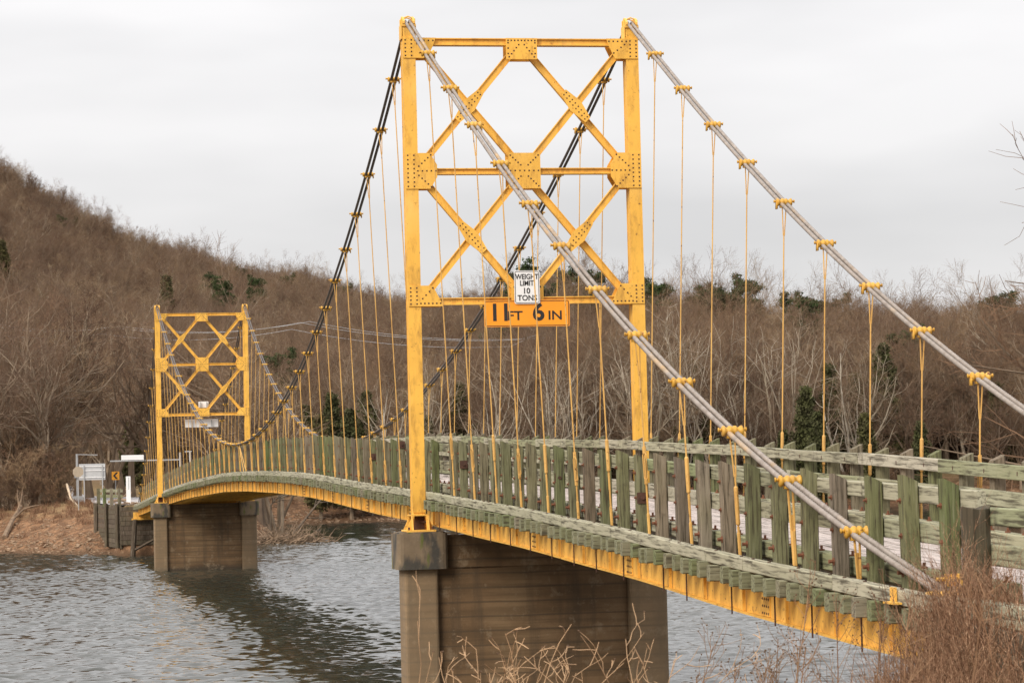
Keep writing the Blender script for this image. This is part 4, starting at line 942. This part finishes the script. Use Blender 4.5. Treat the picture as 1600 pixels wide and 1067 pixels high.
for i, (px, ds, sc) in enumerate(PIN):
    x, y = spot(px, ds); place_tree(f'pine{i % 2}', 'pine_tree', 'dark green round-topped pine rising above the bare trees on the skyline', 'pines on the skyline', x, y, sc, random.random()*6.28)
# brush along the far shores
n_b = 0
for i in range(70):
    px = random.uniform(640, 1640); ds = random.uniform(248, 285); x, y = spot(px, ds)
    if x < float(shore_x(y))+3: x = float(shore_x(y))+3+5*random.random()
    place_tree(f'brush{i % 2}', 'shrub', 'bare brown shrub on the far shore under the sycamores', 'bare shrubs along the far shore', x, y, random.uniform(.7, 1.4), random.random()*6.28, cat='shrub')
for i in range(80):
    px = random.uniform(-20, 98); ds = random.uniform(214, 250); x, y = spot(px, ds)
    place_tree(f'brush{i % 2}', 'shrub', 'bare brown shrub on the bank left of the far road', 'bare shrubs by the far road', x, y, random.uniform(.6, 1.2), random.random()*6.28, cat='shrub')
for i, px in enumerate((575, 590, 612, 632, 560)):
    x, y = spot(px, 297); x = float(shore_x(y))+2.5+random.random()*2
    place_tree(f'brush{i % 2}', 'shrub', 'low bare shrub at the water edge seen below the girder', 'shrubs below the girder', x, y, .55+.2*random.random(), random.random()*6.28, cat='shrub')
# the big-trunked trees behind the far pier
for i, (px, ds, sc) in enumerate(((405,222,1.15),(421,226,1.2),(433,230,1.05))):
    x, y = spot(px, ds); place_tree(f'bare{(i*2) % 5}', 'bare_tree', 'grey bare tree with thick trunk just behind the farther pier', 'thick trunked trees behind the farther pier', x, y, sc, random.random()*6.28, .4)
# tree beyond the right edge whose twigs reach into the sky
p = at_px(1905, 735, 58); place_tree('bare1', 'bare_tree', 'bare tree whose twig tips show against the sky beside the bridge cable', None, p[0], p[1], .95, 1.0)

# the forest on the hillside: one mass, instanced on points
fc = bpy.data.collections.new('forest prototypes')
for i, key in enumerate(['bare0', 'bare1', 'bare2', 'bare3', 'bare4', 'brush0', 'cedar0', 'cedar2', 'pine0']):
    a, b = PROT[key]
    me = bpy.data.meshes.new('proto'); bmat = [a.materials[0]]+list(b.materials)
    def arr(m): 
        v = np.empty(len(m.vertices)*3, np.float32); m.vertices.foreach_get('co', v); lt = np.empty(len(m.polygons), np.int32); m.polygons.foreach_get('loop_total', lt); li = np.empty(len(m.loops), np.int32); m.loops.foreach_get('vertex_index', li); mi = np.empty(len(m.polygons), np.int32); m.polygons.foreach_get('material_index', mi); return v.reshape(-1, 3), lt, li, mi
    va, la, ia, ma = arr(a); vb, lb_, ib, mb_ = arr(b)
    V = np.concatenate([va, vb]); lt = np.concatenate([la, lb_]); li = np.concatenate([ia, ib+len(va)]); mi = np.concatenate([ma, mb_+1])
    me.vertices.add(len(V)); me.vertices.foreach_set('co', V.ravel()); me.loops.add(len(li)); me.loops.foreach_set('vertex_index', li)
    me.polygons.add(len(lt)); st = np.zeros(len(lt), np.int32); st[1:] = np.cumsum(lt)[:-1]; me.polygons.foreach_set('loop_start', st); me.polygons.foreach_set('loop_total', lt); me.polygons.foreach_set('material_index', mi)
    for m_ in bmat: me.materials.append(m_)
    me.update(calc_edges=True)
    fc.objects.link(bpy.data.objects.new(f'forest_tree_{i}', me))
def scatter(n, x0, x1, y0, y1, cond):
    x = rng.uniform(x0, x1, n); y = rng.uniform(y0, y1, n); k = cond(x, y); return x[k], y[k]
XS, YS, SS, II = [], [], [], []
def addp(x, y, s, idx): XS.append(x); YS.append(y); SS.append(s); II.append(idx)
def infan(x, y):     # stay inside the valley side the photograph could see
    a = np.arctan2(y-CAM[1], x-CAM[0]); return (a > -.47) & (a < .09)
roady = lambda x: np.interp(x, [130,190,260,330], [0,1.5,6,25])
def fan(n, a0, a1, d0, d1):
    A = rng.uniform(a0, a1, n); D = np.sqrt(rng.uniform(d0*d0, d1*d1, n)); c = 1/np.sqrt(1+A*A); return CAM[0]+D*c, CAM[1]+D*c*A
def keepf(x, y): return (x > shore_x(y)+14) & ((np.abs(y-roady(x)) > 6) | (x > 340)) & ~((x < 262) & (y < -16) & (y > -44))
x, y = fan(2100, -.46, -.19, 290, 520); k_ = keepf(x, y); x, y = x[k_], y[k_]
addp(x, y, rng.uniform(.72, 1.15, len(x)), rng.choice(np.arange(9), len(x), p=[.19, .19, .17, .19, .15, .03, .04, .03, .01]))
x, y = fan(11000, -.22, .075, 300, 1160); k_ = keepf(x, y); x, y = x[k_], y[k_]
k = rng.choice(np.arange(9), len(x), p=[.205, .205, .18, .205, .17, .015, .010, .008, .002])
addp(x, y, rng.uniform(.62, .98, len(x)), k)
x, y = scatter(260, 150, 262, 4, 50, lambda x, y: infan(x, y) & (x > shore_x(y)+24) & (np.abs(y-roady(x)) > 6))
addp(x, y, rng.uniform(.7, 1.1, len(x)), rng.choice([0, 1, 2, 3, 4, 5], len(x)))
x, y = scatter(500, 225, 300, -140, -46, lambda x, y: infan(x, y) & (x > shore_x(y)+4))
addp(x, y, rng.uniform(.6, 1.0, len(x)), rng.choice([0, 1, 2, 3, 4, 5, 5, 6], len(x)))
FX, FY, FS, FI = map(np.concatenate, (XS, YS, SS, II)); FZ = ground_z(FX, FY)-.2
fme = bpy.data.meshes.new('forest'); fme.vertices.add(len(FX)); fme.vertices.foreach_set('co', np.stack([FX, FY, FZ], -1).astype(np.float32).ravel())
for nm, ty, va in (('scl', 'FLOAT', FS.astype(np.float32)), ('rot', 'FLOAT', rng.uniform(0, 6.283, len(FX)).astype(np.float32)), ('idx', 'INT', FI.astype(np.int32))):
    at_ = fme.attributes.new(nm, ty, 'POINT'); at_.data.foreach_set('value', va)
fo = bpy.data.objects.new('forest', fme); COL.objects.link(fo); tag(fo, 'bare winter forest covering the far hillside with a few evergreens', 'forest', kind='stuff')
gn = bpy.data.node_groups.new('forest', 'GeometryNodeTree'); gn.interface.new_socket('Geometry', in_out='INPUT', socket_type='NodeSocketGeometry'); gn.interface.new_socket('Geometry', in_out='OUTPUT', socket_type='NodeSocketGeometry')
gi = gn.nodes.new('NodeGroupInput'); go = gn.nodes.new('NodeGroupOutput'); ci = gn.nodes.new('GeometryNodeCollectionInfo'); ci.inputs[0].default_value = fc; ci.inputs['Separate Children'].default_value = True; ci.inputs['Reset Children'].default_value = True
ip = gn.nodes.new('GeometryNodeInstanceOnPoints'); ip.inputs['Pick Instance'].default_value = True
def nattr(nm, ty): n = gn.nodes.new('GeometryNodeInputNamedAttribute'); n.data_type = ty; n.inputs['Name'].default_value = nm; return n.outputs['Attribute']
cx = gn.nodes.new('ShaderNodeCombineXYZ'); er = gn.nodes.new('FunctionNodeEulerToRotation'); gl = gn.links
gl.new(gi.outputs[0], ip.inputs['Points']); gl.new(ci.outputs[0], ip.inputs['Instance']); gl.new(nattr('idx', 'INT'), ip.inputs['Instance Index']); gl.new(nattr('rot', 'FLOAT'), cx.inputs[2]); gl.new(cx.outputs[0], er.inputs[0]); gl.new(er.outputs[0], ip.inputs['Rotation']); gl.new(nattr('scl', 'FLOAT'), ip.inputs['Scale']); gl.new(ip.outputs[0], go.inputs[0])
md = fo.modifiers.new('forest', 'NODES'); md.node_group = gn

# ------------------------------------------------------------------ FAR SHORE DETAIL
def rock_mesh(seed):
    r = np.random.default_rng(seed); V = np.array([[math.cos(a)*math.cos(b), math.sin(a)*math.cos(b), math.sin(b)] for b in (-.9, -.1, .7) for a in np.arange(6)*1.047+b]+[[0, 0, 1], [0, 0, -1]])
    V *= (.75+.4*r.random(len(V)))[:, None]; V[:, 2] *= .55
    F = [[i*6+j, i*6+(j+1) % 6, (i+1)*6+(j+1) % 6] for i in range(2) for j in range(6)]+[[i*6+j, (i+1)*6+(j+1) % 6, (i+1)*6+j] for i in range(2) for j in range(6)]+[[12+j, 12+(j+1) % 6, 18] for j in range(6)]+[[(j+1) % 6, j, 19] for j in range(6)]
    return V, np.array(F)
mb = MB(); RK = [rock_mesh(k) for k in range(6)]
for i in range(2400):
    y = random.uniform(-10, 16); x = float(shore_x(y))+abs(random.gauss(0, 6))+.2; V, F = RK[i % 6]; s_ = random.uniform(.03, .13)*(2.3 if random.random() < .12 else 1); a = random.random()*6.28
    R = np.array([[math.cos(a), -math.sin(a), 0], [math.sin(a), math.cos(a), 0], [0, 0, 1]]); mb.add((V*s_) @ R.T+[x, y, gz(x, y)+s_*.1], F)
for i in range(500):
    y = random.uniform(-45, -16); x = float(shore_x(y))+abs(random.gauss(0, 3))+.2; V, F = RK[i % 6]; s_ = random.uniform(.08, .3); mb.add(V*s_+[x, y, gz(x, y)+s_*.1], F)
tag(obj('shore_rubble', mb, [ROCKM]), 'scattered pale stones and rubble along the far shoreline', 'rubble', kind='stuff')
def snag(name, label, pts, r0, r1, forks=5, seed=0, mat_=None):
    r = np.random.default_rng(seed); P = np.asarray(pts, float); mb = MB(); mb.tube(P, np.linspace(r0, r1, len(P)), 7)
    pp = P[None]; rr = np.linspace(r0, r1, len(P))[None]
    p, d, l, q = spawn(r, pp, rr, np.array([np.linalg.norm(P[-1]-P[0])]), forks, .35, 1, 45, .4); p1, r1_ = grow(r, p, d, l, q*.6, q*.25, 4, .2, .03); tubes(mb, p1, r1_, 5, 0)
    p, d, l, q = spawn(r, p1, r1_, l, 2, .4, 1, 45, .5); p2, r2_ = grow(r, p, d, l, q*.6, q*.3, 3, .2, .03); tubes(mb, p2, r2_, 4, 0)
    return tag(obj(name, mb, [mat_ or DRIFT]), label, 'driftwood')
def onshore(px, dist, dz=0.0):
    x, y = spot(px, dist); return np.array([x, y, gz(x, y)+dz])
a = onshore(104, 215, .9); b = onshore(120, 209, .2)
snag('driftwood_branch', 'pale bent driftwood branch lying on the bank below the road', [a+[0,0,.6], a*.6+b*.4+[0,0,-.1], a*.2+b*.8, b], .10, .06, 2, 1, plain('bleached wood', (.52, .40, .28), .9, .3, 3))
a = onshore(5, 205, .15); b = onshore(32, 212, .5)
snag('driftwood_log', 'grey brown driftwood log lying on the shingle shore', [a, a*.5+b*.5+[0,0,.15], b], .2, .13, 3, 2)
a = onshore(170, 203, .12); b = onshore(202, 200, .25)
snag('driftwood_log', 'dark driftwood log in front of the plank bulkhead', [a, a*.5+b*.5+[0,0,.1], b], .14, .08, 3, 3)
# root wad at the tip of the far bank
tip = onshore(448, 210); tip[2] = ZW
root = empty('root_wad', tuple(tip)); tag(root, 'tangle of dead roots and branches at the water edge by the farther pier', 'driftwood')
r = np.random.default_rng(11); n = 150
cx_ = np.stack([r.normal(size=n)*1.2, r.normal(size=n)*1.9+.6, np.abs(r.normal(size=n))*.25-.2], -1); dd = norm(np.stack([r.normal(size=n)*.5, -.55+r.normal(size=n)*.7, .25+np.abs(r.normal(size=n))*.35], -1))
p1, r1 = grow(r, cx_, dd, r.uniform(.8, 2.3, n), r.uniform(.03, .09, n), np.full(n, .012), 5, .2, -.12); mb = MB(); tubes(mb, p1, r1, 5, 0); obj('root_tangle', mb, [DRIFT], root, tuple(tip))
p, d, l, q = spawn(r, p1, r1, np.full(n, 1.5), 3, .3, 1, 45, .5); p2, r2 = grow(r, p, d, l, q*.6, q*.3, 3, .2, .0); mb = MB(); tubes(mb, p2, r2, 4, 0); obj('fine_roots', mb, [DRIFT], root, tuple(tip))
mb = MB(); mb.tube([(.2, 2.2, .35), (.3, .8, .45), (.5, -.9, .12)], [.28, .26, .2], 9); obj('log', mb, [DRIFT], root, tuple(tip))
s0 = tip+np.array([1.0, -.1, .2])
snag('dead_tree', 'dark forked dead tree leaning out over the water under the girder', [s0, s0+[.2,-.9,1.0], s0+[.3,-1.9,2.2], s0+[.3,-2.6,3.0], s0+[.2,-3.6,3.4]], .11, .045, 5, 5, WLOG)
s0 = tip+np.array([1.2, 1.2, 0]); snag('dead_tree', 'slim upright dead tree beside the root tangle under the girder', [s0, s0+[0,.0,1.4], s0+[0,-.05,2.9], s0+[.1,-.5,3.4], s0+[.1,-1.4,3.8]], .10, .04, 5, 6, WLOG)
p_ = at_px(607, 849, 216); snag('floating_branch', 'thin branch sticking out of the water near the nearer pier', [(p_[0], p_[1]+.6, ZW-.05), (p_[0], p_[1]-.3, ZW+.12), (p_[0], p_[1]-1.3, ZW+.03)], .03, .02, 4, 7, WLOG)
# dry grass on the far bank and its terrace
def tufts(n, pts, hmin, hmax, w, lean, seed):
    r = np.random.default_rng(seed); k = r.integers(0, len(pts), n); b = pts[k]+r.normal(size=(n, 3))*[.18, .18, 0]; h = r.uniform(hmin, hmax, n); d = r.normal(size=(n, 2))*lean
    q = r.normal(size=(n, 2)); q /= np.linalg.norm(q, axis=1)[:, None]; q = np.concatenate([q*w, np.zeros((n, 1))], 1)
    m_ = b+np.concatenate([d*.35*h[:, None], (h*.6)[:, None]], 1); e = b+np.concatenate([d*h[:, None], h[:, None]], 1)
    V = np.stack([b-q, b+q, m_+q*.7, m_-q*.7, e], 1).reshape(-1, 3); i = np.arange(n)[:, None]*5
    return V, i+np.array([[0, 1, 2, 3]]), i+np.array([[3, 2, 4]])
x = rng.uniform(131, 262, 9000); y = rng.uniform(-44, 17, 9000); sxx = x-shore_x(y); k = ((sxx > 11) | (rng.random(9000) < .12)) & (sxx > 2.5) & (sxx < 60) & (np.abs(y-roady(x)) > 3.4); x, y = x[k], y[k]
mb = MB(); V, F, G = tufts(42000, np.stack([x, y, ground_z(x, y)-.03], -1), .15, .5, .02, .35, 3); mb.add(V, F); mb.f.append(G+0); mb.m.append(np.zeros(len(G), int))
tag(obj('bank_grass', mb, [DRYG]), 'dry tan grass on the far bank and field', 'grass', kind='stuff')

# ------------------------------------------------------------------ FOREGROUND WEEDS
def weed_ground(x, y): return ground_z(x, y)-.03
r = np.random.default_rng(21)
n = 9000
x = r.uniform(-39.5, -28.5, n); y = 2.5+np.abs(r.normal(size=n))*1.9
aw = (y-CAM[1])/(x-CAM[0]); keep = (y < 7.5) & ((aw > -.365) | (r.random(n) < .38)) & (r.random(n) < np.clip(1.1-(y-2.4)*.17, .10, 1)); x, y = x[keep], y[keep]
def stems(x, y, h, rad, lean, wob, S, seed, curl=-.02):
    r = np.random.default_rng(seed); n = len(x); P = np.stack([x, y, weed_ground(x, y)], -1); D = norm(np.stack([r.normal(size=n)*lean, r.normal(size=n)*lean, np.ones(n)], -1))
    return grow(r, P, D, h, rad, rad*.35, S, wob, curl)
dens_h = np.clip(1.0-.09*(y-2.4), .5, 1.3)*(.45+1.05*vnoise(x*1.0, y*1.0, .45, 12))*np.where(aw[keep] > -.365, 1, .62)
p1, r1 = stems(x, y, r.uniform(.35, 1.0, len(x))*dens_h*.92, r.uniform(.0018, .004, len(x)), .22, .09, 4, 1); mb = MB(); tubes(mb, p1, r1, 3, 0)
L1 = np.linalg.norm(p1[:, -1]-p1[:, 0], axis=1)
p, d, l, q = spawn(r, p1, r1, L1, 3, .4, 1, 35, .33); p2, r2 = grow(r, p, d, l, np.full(len(l), .0018), np.full(len(l), .001), 2, .2, .02); tubes(mb, p2, r2, 3, 0)
gx_ = r.uniform(-39.5, -28.5, 3000); gy_ = 2.4+np.abs(r.normal(size=3000))*2.3; gk_ = (gy_-CAM[1])/(gx_-CAM[0]) > -.42; gx_, gy_ = gx_[gk_], gy_[gk_]; V, F, G = tufts(30000, np.stack([gx_, gy_, weed_ground(gx_, gy_)], -1), .2, .75, .004, .45, 8); n0 = mb.n; mb.add(V, F); mb.f.append(G+n0); mb.m.append(np.zeros(len(G), int))
tag(obj('dry_weeds', mb, [DRYG]), 'thick brown dry weeds and grass on the near bank', 'weeds', kind='stuff')
# tall single weeds with seed heads
TALL = [(1062,24,1.75),(1085,22,1.25),(1128,23,1.45),(1160,24,1.6),(1195,24,1.75),(1212,22,2.15),(1232,25,1.75),(1262,24,1.5),(1290,23,2.05),(1312,25,1.6),(1345,22,1.9),(1372,24,1.55),(1405,21,1.75),(1452,23,1.6),(1500,20,1.9),(1538,19,2.1),(1575,21,1.75),(1110,25,1.3),(1180,21,1.2),(1245,20,1.35),(1590,18,1.9)]
for i, (px, ds, h) in enumerate(TALL):
    q_ = at_px(px, 900, ds); x_, y_ = float(q_[0]), float(q_[1]); z_ = gz(x_, y_); rr_n = np.random.default_rng(500+i)
    h *= .82
    root = empty('dry_weed', (x_, y_, z_)); tag(root, 'tall dry weed stalk with dark seed heads on the near bank', 'weed', 'tall weed stalks in front of the girder')
    P, Rr = grow(rr_n, np.array([[0, 0, -.05]]), norm(np.array([[rr_n.normal()*.12, rr_n.normal()*.12, 1]])), np.array([h]), np.array([.0085]), np.array([.003]), 8, .05, 0)
    mb = MB(); tubes(mb, P, Rr, 6, 0); obj('stem', mb, [DRY], root, (x_, y_, z_))
    p, d, l, q = spawn(rr_n, P, Rr, np.array([h]), 14, .35, 1, 38, .28); p2, r2 = grow(rr_n, p, d, l, np.full(len(l), .003), np.full(len(l), .0015), 4, .12, .12); mb = MB(); tubes(mb, p2, r2, 4, 0)
    pb, db, lb2, qb = spawn(rr_n, p2, r2, l, 2, .4, 1, 40, .5); p3, r3 = grow(rr_n, pb, db, lb2, np.full(len(lb2), .002), np.full(len(lb2), .0012), 3, .12, .1); tubes(mb, p3, r3, 3, 0); tag(obj('side_stems', mb, [DRY], root, (x_, y_, z_)), kind='stuff')
    mb = MB()
    for e in list(p2[:, -1])+list(p3[:, -1]):
        V, F = RK[int(rr_n.integers(6))]; mb.add(V*rr_n.uniform(.004, .0095)*np.array([1, 1, 1.9])+e, F)
    tag(obj('seed_heads', mb, [SEED], root, (x_, y_, z_)), kind='stuff')
# twiggy shrubs in front of the near pier
SHR = plain('tan shrub bark', (.42, .27, .15), .85, .3, 9)
for i, (px, ds, h, lb) in enumerate(((735,22,1.75,'leaning bare tan shrub before the corner column of the near pier'), (800,21,1.45,'sparse bare tan shrub in front of the near pier'), (860,23,1.35,'sparse bare tan shrub in front of the near pier'), (985,22,1.6,'sparse bare tan shrub under the side-span girder beside the pier'), (1020,21,1.35,'sparse bare tan shrub under the side-span girder beside the pier'))):
    q_ = at_px(px, 900, ds); x_, y_ = float(q_[0]), float(q_[1]); z_ = gz(x_, y_)-.05; rs_ = np.random.default_rng(600+i)
    root = empty('bare_shrub', (x_, y_, z_)); tag(root, lb, 'shrub', 'bare shrubs in front of the near pier')
    nst = 6; P0 = rs_.normal(size=(nst, 3))*[.12, .22, 0]; D0 = norm(np.stack([rs_.normal(size=nst)*.2, rs_.normal(size=nst)*.42, np.ones(nst)], -1))
    P, Rr = grow(rs_, P0, D0, rs_.uniform(.65, 1.1, nst)*h, np.full(nst, .0065), np.full(nst, .0026), 9, .10, -.012); mb = MB(); tubes(mb, P, Rr, 6, 0); obj('stems', mb, [SHR], root, (x_, y_, z_))
    p, d, l, q = spawn(rs_, P, Rr, np.full(nst, h), 5, .3, 1, 42, .32); p2, r2 = grow(rs_, p, d, l, np.full(len(l), .0034), np.full(len(l), .0017), 5, .2, .05); mb = MB(); tubes(mb, p2, r2, 5, 0)
    p, d, l, q = spawn(rs_, p2, r2, l, 1, .4, .9, 50, .5); p3, r3 = grow(rs_, p, d, l, np.full(len(l), .004), np.full(len(l), .003), 3, .2, .05); tubes(mb, p3, r3, 4, 0); tag(obj('twigs', mb, [SHR], root, (x_, y_, z_)), kind='stuff')
    mb = MB()
    for e in list(p2[::2, -1]): V, F = RK[int(rs_.integers(6))]; mb.add(V*rs_.uniform(.008, .014)+e, F)
    tag(obj('buds', mb, [SEED], root, (x_, y_, z_)), kind='stuff')

# ------------------------------------------------------------------ POWER LINE ON THE HILL
pp = [at_px(-60, 498, 372), at_px(173, 511, 368), at_px(470, 504, 366), at_px(840, 529, 366)]
root = empty('utility_pole', (pp[1][0], pp[1][1], gz(pp[1][0], pp[1][1]))); tag(root, 'thin wooden utility pole with crossarm on the wooded hillside', 'utility pole')
mb = MB(); mb.tube([(0, 0, gz(pp[1][0], pp[1][1])-.5), (0, 0, pp[1][2]+.5)], [.19, .13], 8); obj('pole_shaft', mb, [BARK], root, (pp[1][0], pp[1][1], 0))
mb = MB(); mb.box((0, 0, pp[1][2]), (.12, 2.6, .14)); obj('crossarm', mb, [BARK], root, (pp[1][0], pp[1][1], 0))
for k, (dy, dz) in enumerate(((-1.2, .12), (0.0, .5), (1.2, .12))):
    P = []
    for a, b in zip(pp[:-1], pp[1:]):
        for t in np.linspace(0, 1, 14)[:-1]: P.append(a*(1-t)+b*t+np.array([0, dy, dz-k*.5-1.1*4*t*(1-t)]))
    P.append(pp[-1]+np.array([0, dy, dz])); mb = MB(); mb.tube(P, .024, 5)
    tag(obj('power_line', mb, [ALU]), 'thin pale power line sagging across the wooded hillside', 'power line', 'power lines on the hillside')
